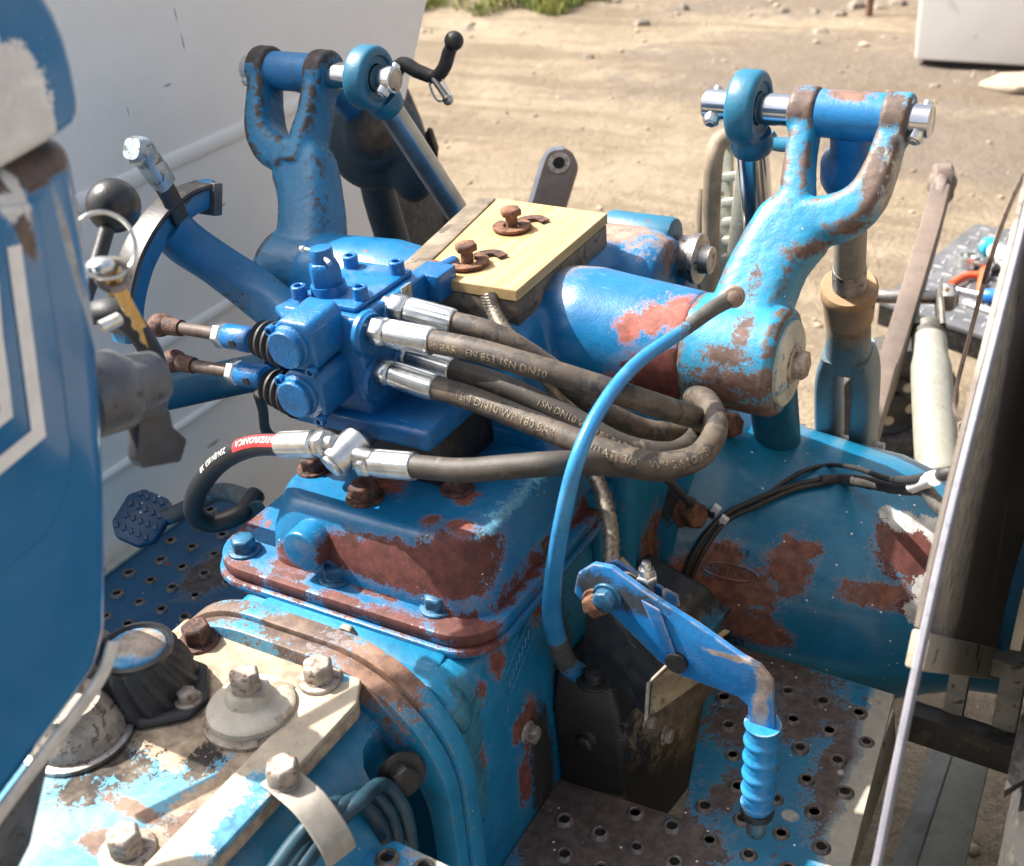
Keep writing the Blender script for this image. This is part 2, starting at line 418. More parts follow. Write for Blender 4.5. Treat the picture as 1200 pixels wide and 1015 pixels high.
# ================================================================ ground
def axis_coords(lo, a, b, hi, n):
    out = [lo + (a - lo) * (i / 6) ** .6 for i in range(6)]
    out += [a + (b - a) * i / n for i in range(n)]
    out += [b + (hi - b) * (i / 6) ** 1.7 for i in range(7)]
    return out
def ground_z(x, y):
    p = V((x, y, 0))
    return .028 * mnoise.noise(p * .9) + .012 * mnoise.noise(p * 3.1) + .006 * mnoise.noise(p * 11)
def ground():
    b = MB(); xs = axis_coords(-70, -7, 2.5, 60, 190); ys = axis_coords(-40, -.5, 11.5, 90, 230)
    g = [[b.bm.verts.new((x, y, ground_z(x, y))) for x in xs] for y in ys]
    for j in range(len(ys) - 1):
        for i in range(len(xs) - 1): b.face((g[j][i], g[j][i + 1], g[j + 1][i + 1], g[j + 1][i]))
    t = NT('dry_dirt')
    n1 = t.noise(1.1, 6, .6, .3); n2 = t.noise(7, 8, .65, off=3); n3 = t.noise(55, 6, .7, off=5)
    c = t.mix(t.mapr(n1, .35, .7), (.25, .20, .14), (.35, .29, .21))
    c = t.mix(t.mapr(n2, .5, .72, 0, .55), c, (.19, .14, .092))
    c = t.mix(t.mapr(n3, .54, .72, 0, .7), c, (.42, .35, .26))
    c = t.mix(t.mapr(t.noise(24, 6, .7, .4, off=14), .56, .7, 0, .6), c, (.18, .135, .09))
    c = t.mix(t.patches([(-1.6, 5.4, 0, (1.0, .7, 1)), (-.6, 4.6, 0, (.9, .5, 1)), (-2.4, 7.2, 0, (.9, .8, 1))], .8, 2.2, soft=.35), c, (.19, .155, .125))
    mp = t.n.new('ShaderNodeMapping'); mp.inputs['Rotation'].default_value = (0, 0, -.52); mp.inputs['Scale'].default_value = (.5, 3.2, 1); t.l.new(t.pos, mp.inputs['Vector'])
    trk = t.noise(1.3, 6, .62, .5, vec=mp.outputs[0])          # old wheel tracks across the yard
    c = t.mix(t.mapr(trk, .47, .62, 0, .75), c, (.18, .14, .10))
    c = t.mix(t.mapr(t.noise(130, 4, .75, off=31), .5, .7, 0, .55), c, (.17, .135, .10))
    pb = t.mapr(t.vor(120), .25, .05)
    c = t.mix(t.math('MULTIPLY', pb, t.mapr(t.noise(20, 3, off=8), .5, .6, 0, .7)), c, (.42, .36, .28))
    t.put(t.b.inputs['Base Color'], c); t.b.inputs['Roughness'].default_value = .95; t.b.inputs['Specular IOR Level'].default_value = .15
    h = t.math('ADD', t.math('MULTIPLY', n3, .6), t.math('ADD', t.math('MULTIPLY', n2, 1.6), t.math('MULTIPLY', pb, .35)))
    t.bump(h, 1., .03)
    structure(b.build('ground', t.m, ang=180))
ground()

def pebble(b, c, r, rnd):
    n = 5; sx, sy, sz = rnd.uniform(.7, 1.3), rnd.uniform(.7, 1.3), rnd.uniform(.4, .75)
    rings = []
    ph = rnd.uniform(0, 6)
    for h, q in ((-.5, .5), (.0, 1.), (.6, .75), (1., .2)):
        rings.append([V(c) + V((math.cos(ph + 2 * math.pi * i / n) * q * r * sx * rnd.uniform(.8, 1.15), math.sin(ph + 2 * math.pi * i / n) * q * r * sy * rnd.uniform(.8, 1.15), h * r * sz)) for i in range(n)])
    b.rings(rings)
def gravel():
    rnd = random.Random(3); b = MB()
    for i in range(5200):
        y = 1.2 + 9.5 * rnd.random() ** .8; x = rnd.uniform(-.95 * y - .3, .12 * y)
        r = .0035 + .011 * rnd.random() ** 5
        if y > 5.5 and rnd.random() < .25: r *= 2.
        pebble(b, (x, y, ground_z(x, y) + r * .1), r, rnd)
    o = b.build('gravel', plain('gravel_stone', (.30, .235, .17), .9, 0., .35, 3, .3, 200, (.18, .145, .115), .4), ang=180)
    o['kind'] = 'stuff'; o['label'] = 'small loose gravel scattered over the dry dirt yard'
gravel()
def stones():
    rnd = random.Random(11); m = plain('field_stone', (.17, .14, .11), .9, 0., .3, 12, .6, 60, (.2, .17, .14), .4)
    for i, (a, c, r) in enumerate([(800, 8, .045), (918, 14, .04), (955, 16, .045), (985, 20, .04), (1004, 10, .055), (962, 40, .04), (1028, 12, .05), (1040, 44, .04),
                     (690, 68, .03), (548, 33, .05), (752, 24, .05), (1052, 8, .045), (1095, 102, .02), (905, 4, .035)]):
        p = at(a, c, Z=0); p.z = ground_z(p.x, p.y)
        b = MB(); pebble(b, p, r, rnd)
        o = b.build('stone', m, loc=p, ang=25)
        tag(o, 'small rough stone lying among others on the dirt at the top', 'stone', 'stones on the dirt')
    p = at(1192, 101, Z=0); b = MB()
    b.prism([p + V(q) for q in ((-.16, -.06, 0), (.0, -.11, 0), (.2, -.05, 0), (.22, .12, 0), (.02, .15, 0), (-.1, .08, 0))], (.02, 0, .03))
    tag(b.build('flat_stone', plain('pale_stone', (.33, .28, .205), .9, 0, .2, 15, .6, 80), loc=p, bev=.012, disp=.008, dsc=14),
        'flat pale sandy slab lying by the grey cabinet', 'stone')
    # short rusty stake among the stones
    p = at(1018, 20, Z=0); b = MB(); b.sweep([p, p + V((.01, 0, .18)), p + V((.03, 0, .34))], .018, .012, k=3)
    tag(b.build('stake', M['rust'], loc=p), 'short brown stake standing among the stones at the top', 'stake')
stones()
def grass():
    rnd = random.Random(5); b = MB()
    for i in range(15000):
        a = rnd.uniform(440, 715); yy = rnd.uniform(-70, 14 - max(0, (a - 640)) * .12 + 5 * math.sin(a * .07))
        p = at(a, yy, Z=0)
        if mnoise.noise(V((p.x * 1.6, p.y * 1.6, 0))) < -.12 and rnd.random() < .85: continue
        h = rnd.uniform(.03, .11); an = rnd.uniform(0, 6.3); wv = V((math.cos(an), math.sin(an), 0)) * rnd.uniform(.003, .006)
        ln = V((rnd.uniform(-.5, .5), rnd.uniform(-.5, .5), 0)) * h
        p.z = ground_z(p.x, p.y) - .005
        v = [b.bm.verts.new(p + wv), b.bm.verts.new(p - wv), b.bm.verts.new(p + ln * .4 + V((0, 0, h * .7)) - wv * .6), b.bm.verts.new(p + ln + V((0, 0, h)))]
        b.face((v[0], v[1], v[2])); b.face((v[0], v[2], v[3]))
    t = NT('grass_blades'); c = t.mix(t.mapr(t.noise(5, 5), .35, .65), (.10, .16, .028), (.26, .27, .075))
    c = t.mix(t.mapr(t.noise(60, 2), .55, .7), c, (.42, .36, .16)); t.put(t.b.inputs['Base Color'], c); t.b.inputs['Roughness'].default_value = .7
    o = b.build('grass', t.m, ang=180); o['kind'] = 'stuff'; o['label'] = 'patch of short green and yellow grass at the edge of the yard'
grass()

def cabinet():
    p = at(1070, 76, Z=0); t = thing('metal_cabinet', 'large plain pale grey metal cabinet standing on the dirt', 'cabinet', p)
    m = plain('grey_sheet', (.62, .61, .59), .5, 0., .05, 2, .1, 40, (.5, .49, .47), .2)
    b = MB(); b.lohi((p.x, p.y, .02), (p.x + 1.7, p.y + .7, 1.5)); b.build('body', m, t, bev=.012)
    b = MB(); b.lohi((p.x + .015, p.y - .012, .03), (p.x + 1.6, p.y - .002, 1.45)); b.build('door', m, t, bev=.004)
    b = MB(); b.lohi((p.x + .04, p.y + .03, -.02), (p.x + 1.66, p.y + .66, .018)); b.build('plinth', M['black'], t)
cabinet()

# ================================================================ tractor: casings
CX = -.585
def arch(hw, top, rad, bot, n=10):
    """section of the bell casing in X, Z"""
    pts = [(CX + hw, bot)]
    for i in range(n + 1):
        a = math.pi / 2 * i / n; pts.append((CX + hw - rad + rad * math.cos(a), top - rad + rad * math.sin(a)))
    for i in range(n + 1):
        a = math.pi / 2 * (1 - i / n); pts.append((CX - hw + rad - rad * math.cos(a), top - rad + rad * math.sin(a)))
    pts.append((CX - hw, bot)); return pts

def bell():
    t = thing('clutch_housing', 'light blue arched clutch housing with worn brown joint rim in front', 'tractor part', (CX, .4, .4))
    lay = [(BROWN, px([(230, 730, (.09, .02, .05)), (360, 745, (.05, .02, .05))], Y=.57), dict(sc=45, k=1.0)),
           ((.30, .17, .12), px([(440, 790, (.05, .03, .02)), (470, 830, (.02, .02, .03)), (500, 900, (.012, .02, .04))], Y=.57), dict(sc=60, k=1.2))]
    m = paint('bell_blue', (.02, .235, .41), (.04, .30, .49), lay, chip=.06, csc=26, dust=.3, rough=.42, specks=.7, edge=.35, edgecol=(.33, .2, .13), off=11)
    cut = MB(); c0 = at(478, 935, X=-.445)
    cut.sweep([c0 + V((.02, .03, .055)), c0 + V((-.0, .03, .0)), c0 + V((-.0, .03, -.3))], .05, .04, ref=(1, 0, 0), n=16, e=.7, k=6)
    cu = cut.build('cutter', m)
    b = MB(); b.prism([(x, .1, z) for x, z in arch(.148, .838, .13, .35)], (0, .462, 0))
    b.build('casing', m, t, bev=.006, boolean=cu, ang=45)
    for y0, y1, o in ((.553, .5685, .0), (.5705, .588, .003)):
        b = MB(); out = arch(.152 + o, .864 + o, .115, .35, 14); inn = arch(.13, .82, .1, .35, 14)
        A = [b.bm.verts.new((x, y0, z)) for x, z in out]; B = [b.bm.verts.new((x, y1, z)) for x, z in out]
        C_ = [b.bm.verts.new((x, y0, z)) for x, z in inn]; D = [b.bm.verts.new((x, y1, z)) for x, z in inn]
        for i in range(len(out) - 1):
            b.face((A[i], A[i + 1], B[i + 1], B[i])); b.face((A[i], C_[i], C_[i + 1], A[i + 1])); b.face((B[i], B[i + 1], D[i + 1], D[i])); b.face((C_[i], D[i], D[i + 1], C_[i + 1]))
        b.build('joint_flange', m, t, bev=.0014)
    p = at(470, 908, X=-.462)
    bolt(t, p, (.75, -.5, .2), .013, .011, M['black'])
    for a, c in ((405, 745), (512, 868)):
        bolt(t, at(a, c, Y=.592) , (0, 1, 0.2), .009, .006, M['dirtybolt'], washer=0)
bell()

def inspection_plate():
    z = .85
    t = thing('inspection_plate', 'dusty cream and pale blue cover plate bolted over the clutch housing', 'tractor part', (CX, .42, z))
    def q(a, c): return at(a, c, Z=z)
    lay = [((.43, .33, .235), px([(300, 815, (.09, .055, .03)), (200, 750, (.08, .05, .03)), (370, 850, (.06, .07, .03)), (310, 930, (.05, .06, .03)), (150, 800, (.07, .055, .03)), (230, 840, (.06, .05, .03)), (250, 960, (.035, .07, .03))], Z=z), dict(sc=55, k=.55, drop=.1, rough=.9)),
           (GRIME, px([(130, 890, (.035, .02, .02)), (95, 925, (.02, .015, .02)), (240, 890, (.012, .02, .02))], Z=z), dict(sc=90, k=1.3, drop=.1, rough=.9)),
           ((.20, .12, .09), px([(250, 960, (.01, .03, .02)), (110, 985, (.012, .01, .02)), (215, 970, (.012, .012, .02)), (160, 950, (.03, .006, .02))], Z=z), dict(sc=80, k=1.2))]
    m = paint('plate_pale_blue', (.06, .27, .43), (.11, .34, .48), lay, chip=.05, chipcol=(.25, .15, .1), dust=.45, rough=.5, off=15, specks=.6)
    pts = [(-.695, .562), (-.55, .566), (-.512, .558), (-.494, .535), (-.494, .12), (-.695, .12)]
    b = MB(); b.prism([(x, y, z - .014) for x, y in pts], (0, 0, .014)); b.build('plate', m, t, bev=.004, seg=2)
    # raised cream reinforcing strap along the right edge
    s = [(-.53, .562), (-.505, .555), (-.492, .532), (-.492, .12), (-.531, .12), (-.531, .48), (-.548, .52)]
    b = MB(); b.prism([(x, y, z + .0005) for x, y in s], (0, 0, .007))
    b.build('edge_strap', paint('strap_cream', (.36, .30, .225), (.44, .38, .29), [((.10, .33, .5), px([(310, 925, (.012, .012, .02)), (280, 975, (.015, .03, .02)), (400, 800, (.01, .01, .02))], Z=z), dict(sc=70, k=1.))], chip=.2, chipcol=(.27, .18, .12), dust=.3, rough=.7, off=19), t, bev=.003)
    # rear rib
    bolt(t, at(375, 797, Z=z + .008), (0, 0, 1), .0125, .014, M['dirtybolt'], washer=1.4)
    bolt(t, at(233, 752, Z=z), (0, 0, 1), .0125, .014, M['rustbolt'], washer=1.4)
    bolt(t, at(150, 998, Z=z), (0, 0, 1), .0125, .015, M['dirtybolt'], washer=1.6)
    # big washer with boss and nut
    c = at(297, 838, Z=z); g = M['cream2'] = plain('pale_cast', (.46, .42, .345), .65, 0., .15, 40, .3, 200, (.35, .27, .19), .35)
    b = MB(); b.lathe(c, (0, 0, 1), [(0, .039), (.003, .039), (.005, .036), (.006, .0355)], 32); b.build('seat_ring', M['dirtybolt'], t)
    b = MB(); b.lathe(c, (0, 0, 1), [(.006, .034), (.011, .034), (.014, .031), (.0165, .022), (.019, .0185), (.026, .017), (.028, .0155)], 32); b.build('dished_washer', g, t)
    bolt(t, c + V((0, 0, .027)), (0, 0, 1), .0125, .015, M['dirtybolt'], washer=0, spin=.3)
    # cable clip
    c = at(335, 920, Z=z + .008); dn = V((.70, -.25, -.66)).normalized()
    b = MB(); y = V((.25, .95, 0)).normalized(); x = V((.95, -.25, 0)).normalized()
    P = [c - x * .012, c + x * .02, c + x * .036 + V((0, 0, -.006)), c + x * .052 + V((0, 0, -.022)), c + x * .056 + V((0, 0, -.034))]
    b.sweep([p + V((0, 0, .003)) for p in P], .013, .0012, ref=y, n=8, e=.3, k=4); cl = b.build('cable_clip', plain('dull_zinc', (.33, .30, .255), .5, .4, .12, 60, .2, 300), t)
    bolt(t, c + V((0, 0, .004)), (0, 0, 1), .0125, .016, M['dirtybolt'], washer=0)
    return z
inspection_plate()

def rubber_boot():
    z = .85; c = at(172, 808, Z=z)
    t = thing('rubber_boot', 'ribbed black rubber boot with steel dome on the cover plate', 'boot', c)
    b = MB(); b.prism([c + V((x * 1.0, y, 0.0005)) for x, y in ((-.045, -.03), (.03, -.038), (.058, -.012), (.058, .01), (.03, .04), (-.03, .04), (-.05, .02))], (0, 0, .006)); b.build('base_flange', M['rubber'], t, bev=.004)
    b = MB(); n = 96; rg = []
    for lv in range(15):
        h = .006 + .036 * lv / 14; r = .0415 - .0115 * (lv / 14) ** 1.3; ring_ = []
        for i in range(n):
            th = 2 * math.pi * i / n; w_ = math.sin(16 * th + lv * .42); rr_ = r + .0019 * max(-1, min(1, w_ * 2.2)) * min(1, (14 - lv) / 3)
            ring_.append(c + V((rr_ * math.cos(th), rr_ * math.sin(th), h)))
        rg.append(ring_)
    b.rings(rg); b.build('ribbed_cup', M['rubber'], t)
    b = MB(); b.lathe(c, (0, 0, 1), [(.04, .0305), (.044, .0305), (.045, .027), (.042, .025)], 32); b.build('rim', M['blackplastic'], t)
    b = MB(); b.sph(c + V((0, 0, .04)), .0255, 24, (1, 1, .35)); b.build('steel_dome', paint('dome_blue', (.05, .25, .45), layers=[((.42, .33, .27), [tuple(c + V((.004, .004, .045))) + (.018,)], dict(sc=90, k=.7, rough=.4))], rough=.25, off=3), t)
    bolt(t, c + V((.046, 0, .007)), (0, 0, 1), .008, .007, M['dirtybolt'], washer=1.4)
    # second, steel cap beside it
    c2 = at(92, 862, Z=z); t2 = thing('filler_cap', 'round dusty metal cap half hidden under the blue console', 'cap', c2)
    b = MB(); b.lathe(c2, (0, 0, 1), [(0, .037), (.012, .037), (.018, .034), (.03, .026), (.036, .025), (.036, .019), (.028, .018)], 32)
    b.build('cap', M['dirtybolt'], t2)
    b = MB(); b.lathe(c2, (0, 0, 1), [(.0005, .043), (.004, .043), (.005, .041)], 32); b.build('seat_ring', M['steel'], t2)
rubber_boot()

def gearbox():
    t = thing('gearbox_casing', 'main blue gearbox casing with raised cast letters on its side', 'tractor part', (CX, .7, .4))
    lay = [(OX, px([(470, 690, (.02, .02, .012)), (505, 825, (.02, .02, .016)), (480, 860, (.008, .01, .014))], Y=.6) +
            px([(568, 815, (.02, .009, .012)), (590, 780, (.02, .012, .012)), (640, 700, (.02, .025, .02)), (625, 850, (.02, .014, .03)), (560, 905, (.02, .02, .02)), (545, 990, (.03, .02, .02)), (620, 915, (.02, .012, .03)), (612, 860, (.02, .01, .015))], X=-.44), dict(sc=70, k=.9)),
           ((.03, .17, .24), px([(555, 850, (.02, .02, .05)), (560, 930, (.02, .02, .04))], X=-.44), dict(sc=25, k=.7, drop=.0, rough=.5)),
           ((.30, .42, .42), px([(545, 770, (.03, .02, .012)), (565, 755, (.03, .02, .01))], X=-.447), dict(sc=90, k=1., drop=.1)),
           (GRIME, px([(665, 800, (.03, .02, .09)), (640, 900, (.03, .02, .08))], X=-.44), dict(sc=30, k=.6, drop=.0, soft=.3))]
    m = paint('gearbox_blue', (.008, .19, .345), (.016, .24, .42), lay, chip=.05, csc=30, rough=.33, grime=.1, off=21, specks=.4)
    b = MB()
    prof = [(-.715, .80), (-.715, .5), (-.69, .35), (-.48, .35), (-.444, .5), (-.444, .81), (-.452, .828), (-.468, .836), (-.68, .836)]
    b.prism([(x, .588, z) for x, z in prof], (0, .25, 0)); b.build('casing', m, t, bev=.006)
    # sloping shoulder in front of the cover
    b = MB(); b.prism([(-.66, .589, .80), (-.66, .589, .832), (-.66, .625, .842), (-.66, .625, .80)], (.19, 0, 0)); b.build('shoulder', m, t, bev=.006)
    for c, r in ((at(505, 835, Y=.588), .03),):
        b = MB(); b.sph(c + V((0, .012, -.005)), r, 16, (1, .6, 1)); b.build('pad', m, t)
    # lug under the flange
    b = MB(); b.cyl(at(405, 643, Y=.62) + V((0, 0, 0)), at(405, 643, Y=.62) + V((0, .03, 0)), .018); 
    b.bm.free()
    # rear joint rim
    b = MB(); b.prism([(-.437, .838, z) for z in (.5, .87)] + [(-.437, .86, z) for z in (.87, .5)], (-.03, 0, 0)); b.build('joint_rim', m, t, bev=.004)
    # cast marks on the side
    x = -.4435
    b = MB()
    def bar(p0, p1, w=.0011):
        b.sweep([p0, p1], w, .0011, ref=(0, 1, 0), n=6, k=0)
    o = at(597, 800, X=x)
    for i in range(7):
        p = o + V((0, .006 * i - .0, .004 * i - .004)); bar(p, p + V((0, .003, .010)))
    bar(o + V((0, -.008, .010)), o + V((0, .042, .041))); bar(o + V((0, -.002, -.013)), o + V((0, .046, .018))); bar(o + V((0, -.008, .010)), o + V((0, -.002, -.013)))
    for i in range(6):
        p = at(603, 748, X=x) + V((0, .008 * i, .0055 * i)); bar(p, p + V((0, .004, .004)), .0008)
    for a, c in ((595, 835), (606, 845), (598, 858), (612, 835)): p = at(a, c, X=x); bar(p, p + V((0, .002, .008)), .0016)
    b.build('cast_marks', m, t)
    p = at(618, 858, X=-.443); bolt(t, p, (1, 0, 0), .009, .008, M['dirtybolt'], washer=1.2)
gearbox()

def top_cover():
    t = thing('gearbox_cover', 'blue gearbox top cover with large dark red primer patches and hex bolts', 'tractor part', (CX, .74, .85))
    f = at(480, 660, Y=.64)
    lay = [(OXD, px([(475, 668, (.085, .05, .022)), (540, 670, (.05, .05, .024)), (345, 655, (.022, .04, .016)), (325, 595, (.006, .01, .008)), (485, 628, (.008, .01, .006)), (410, 650, (.03, .03, .018))], Y=.652), dict(sc=60, k=.5)),
           (OXD, px([(280, 672, (.03, .012, .012)), (340, 690, (.03, .008, .01)), (400, 708, (.03, .008, .01)), (470, 730, (.04, .01, .01)), (560, 748, (.05, .02, .016)), (270, 620, (.03, .03, .015)), (500, 695, (.02, .02, .006)), (590, 700, (.015, .03, .02)), (620, 670, (.015, .03, .02)), (680, 600, (.02, .03, .02)), (340, 668, (.02, .008, .01)), (440, 700, (.03, .006, .006))], Z=.852), dict(sc=80, k=.95)),
           (OX, px([(540, 620, (.012, .01, .006)), (505, 612, (.008, .008, .005)), (545, 585, (.01, .012, .006)), (375, 550, (.02, .01, .008)), (450, 570, (.02, .012, .008))], Z=.92), dict(sc=80, k=1.0)),
           ((.14, .36, .52), px([(600, 600, (.014, .05, .004)), (575, 640, (.006, .03, .02)), (650, 560, (.02, .05, .004))], Z=.92), dict(sc=120, k=1.5, drop=.05, rough=.35))]
    m = paint('cover_blue', (.008, .15, .33), (.012, .195, .40), lay, chip=.07, csc=34, rough=.3, grime=.08, off=31, specks=.8)
    # flange plate with rounded corners
    def rr(x0, x1, y0, y1, r, z, n=7):
        o = []
        for cx, cy, a0 in ((x1 - r, y0 + r, -90), (x1 - r, y1 - r, 0), (x0 + r, y1 - r, 90), (x0 + r, y0 + r, 180)):
            for i in range(n + 1): a = R(a0 + 90 * i / n); o.append((cx + r * math.cos(a), cy + r * math.sin(a), z))
        return o
    b = MB(); b.prism(rr(-.737, -.433, .622, .9, .045, .836), (0, 0, .008)); b.build('gasket_rim', m, t, bev=.003)
    b = MB(); b.prism(rr(-.733, -.437, .626, .9, .042, .8445), (0, 0, .0125)); b.build('flange', m, t, bev=.0028, seg=2)
    b = MB()
    lo = rr(-.684, -.446, .648, .9, .03, .84); mid = rr(-.68, -.452, .651, .9, .034, .885); hi = rr(-.672, -.462, .664, .9, .04, .922)
    b.rings([lo, mid, hi]); b.build('raised_box', m, t, bev=.009, seg=4, ang=60)
    # half round boss on the front
    c = at(352, 648, Y=.636); b = MB(); b.lathe(c, (0, 1, 0), [(0, .0185), (.002, .020), (.045, .021), (.06, .018)], 28); b.build('plug_boss', m, t, bev=.001)
    zf = .857
    for a, c in ((287, 645), (395, 677), (513, 712)): bolt(t, at(a, c, Z=zf), (0, 0, 1), .0118, .011, M['bluebolt'], washer=1.32)
    bolt(t, at(630, 645, Z=zf), (0, 0, 1), .0125, .012, M['rustbolt'], washer=1.5)
    for a, c, r in ((428, 583, .0138), (536, 573, .0125), (368, 550, .0125)): bolt(t, at(a, c, Z=.922), (0, 0, 1), r, .011, M['rustbolt'], washer=1.25)
    b = MB()
    for a, c in ((540, 640), (560, 610), (585, 585), (610, 565)):
        p = at(a, c, Z=.9235)
top_cover()
# ================================================================ rear axle casing and hydraulic lift
AY, AZ = 1.15, .62                                    # axle line
TPROF = [(-.47, .19), (-.432, .19), (-.43, .182), (-.415, .170), (-.395, .160), (-.36, .150), (-.30, .145), (-.25, .142), (-.21, .131), (-.17, .112), (-.13, .096), (-.092, .09)]
def tr(x):
    for (a, r), (b, q) in zip(TPROF, TPROF[1:]):
        if a <= x <= b: return r + (q - r) * (x - a) / (b - a)
    return 0.
def on_axle(pxx, pyy, lift=.004):
    r = ray(pxx, pyy); t = .5
    while t < 1.7:
        p = CAMP + r * t
        if math.hypot(p.y - AY, p.z - AZ) < tr(p.x) + lift: return p
        t += .002
    return None
def axle():
    t = thing('axle_trumpet', 'blue rear axle trumpet housing with large orange brown primer patches', 'tractor part', (-.3, AY, AZ))
    def oa(l): return [tuple(on_axle(a, c, 0)) + (r,) for a, c, r in l if on_axle(a, c, 0)]
    OXL = (.27, .105, .068)
    lay = [(OXL, oa([(850, 700, (.045, .05, .035)), (890, 740, (.03, .04, .02)), (925, 665, (.022, .03, .035)), (880, 690, (.03, .04, .025)), (805, 690, (.02, .03, .04)), (840, 650, (.025, .03, .015)), (945, 645, (.015, .02, .01)), (760, 650, (.01, .02, .03)), (1020, 695, (.03, .03, .012)), (1050, 700, (.03, .03, .012))]), dict(sc=55, k=.9)),
           (OXD, oa([(1060, 640, (.03, .03, .03)), (1085, 660, (.03, .03, .04)), (1040, 625, (.015, .02, .015)), (1075, 710, (.02, .02, .01))]), dict(sc=50, k=.8)),
           (GRIME, oa([(820, 745, (.05, .04, .012)), (790, 590, (.02, .02, .02))]), dict(sc=40, k=.9, soft=.3, drop=0.)),
           ((.62, .62, .60), oa([(1060, 612, (.02, .015, .008)), (1085, 690, (.014, .014, .014)), (1095, 620, (.02, .015, .015)), (1040, 600, (.01, .01, .005)), (1075, 715, (.014, .012, .012)), (1100, 720, (.015, .02, .02))]), dict(sc=70, k=.6, drop=-.2, rough=.5))]
    m = paint('axle_blue', (.01, .19, .34), (.018, .235, .41), lay, chip=.05, csc=50, rough=.3, specks=1.4, coat=.25, off=41, castsc=300)
    b = MB(); b.lathe((0, AY, AZ), (1, 0, 0), TPROF, 72); b.build('trumpet', m, t, ang=32)
    # thick reinforcing rib on the flange side
    for a, c, ax in ((803, 600, (.9, -.4, .2)), (845, 497, (.9, -.3, .3)), (873, 487, (.9, -.1, .4))):
        p = at(a, c, X=-.428); bolt(t, p, ax, .015, .018, M['rust'], washer=1.2)
    # cast oval badge, letters worn past reading
    e = on_axle(857, 670, 0); ang = math.atan2(e.z - AZ, e.y - AY)
    def sp(u, v, l=.0008):                                # u along X, v up round the trumpet
        x = e.x + u; r = tr(x) + l; a = ang - v / r; return V((x, AY + r * math.cos(a), AZ + r * math.sin(a)))
    b = MB()
    b.sweep([sp(.029 * math.cos(q * math.pi / 12), .0085 * math.sin(q * math.pi / 12)) for q in range(24)], .0015, .0018, ref=(0, 0, 1), n=6, k=2, closed=True)
    for i in range(9):
        u = -.021 + i * .0052; h = .0048 * (1 - (i - 4) ** 2 * .02)
        b.sweep([sp(u, -h), sp(u + .001, h)], .0012, .0017, ref=(1, 0, 0), n=6, k=0)
        if i % 2 == 0: b.sweep([sp(u, h), sp(u + .004, h * .2 * (1 if i % 4 else -1))], .0008, .0008, ref=(1, 0, 0), n=6, k=0)
    b.build('cast_badge', m, t)
    b = MB()
    for i in range(6):
        for j in range(2): b.sweep([sp(-.02 + i * .0062 + j * .0022, .019), sp(-.0195 + i * .0062 + j * .0022, .0265)], .0008, .0012, ref=(1, 0, 0), n=6, k=0)
    b.build('cast_number', m, t)
axle()
def centre_housing():
    t = thing('differential_housing', 'blue differential housing behind the gearbox with rusty streaks', 'tractor part', (CX, 1.05, .4))
    lay = [((.22, .085, .05), px([(660, 650, (.02, .03, .03)), (700, 600, (.02, .03, .03)), (670, 690, (.02, .02, .03)), (765, 640, (.02, .03, .04))], X=-.45), dict(sc=50, k=.9)), ((.33, .22, .12), px([(668, 690, (.02, .012, .03))], X=-.45), dict(sc=60, k=.8))]
    m = paint('diff_blue', (.012, .195, .35), (.025, .26, .43), lay, chip=.06, rough=.35, grime=.12, off=47)
    b = MB(); b.lohi((-.735, .862, .36), (-.45, 1.33, .86)); b.build('casing', m, t, bev=.03, seg=4)
    b = MB(); b.sweep([(-.452, .9, .5), (-.452, .9, .7), (-.452, .91, .88)], .02, .012, n=12); b.build('rib', m, t)
centre_housing()

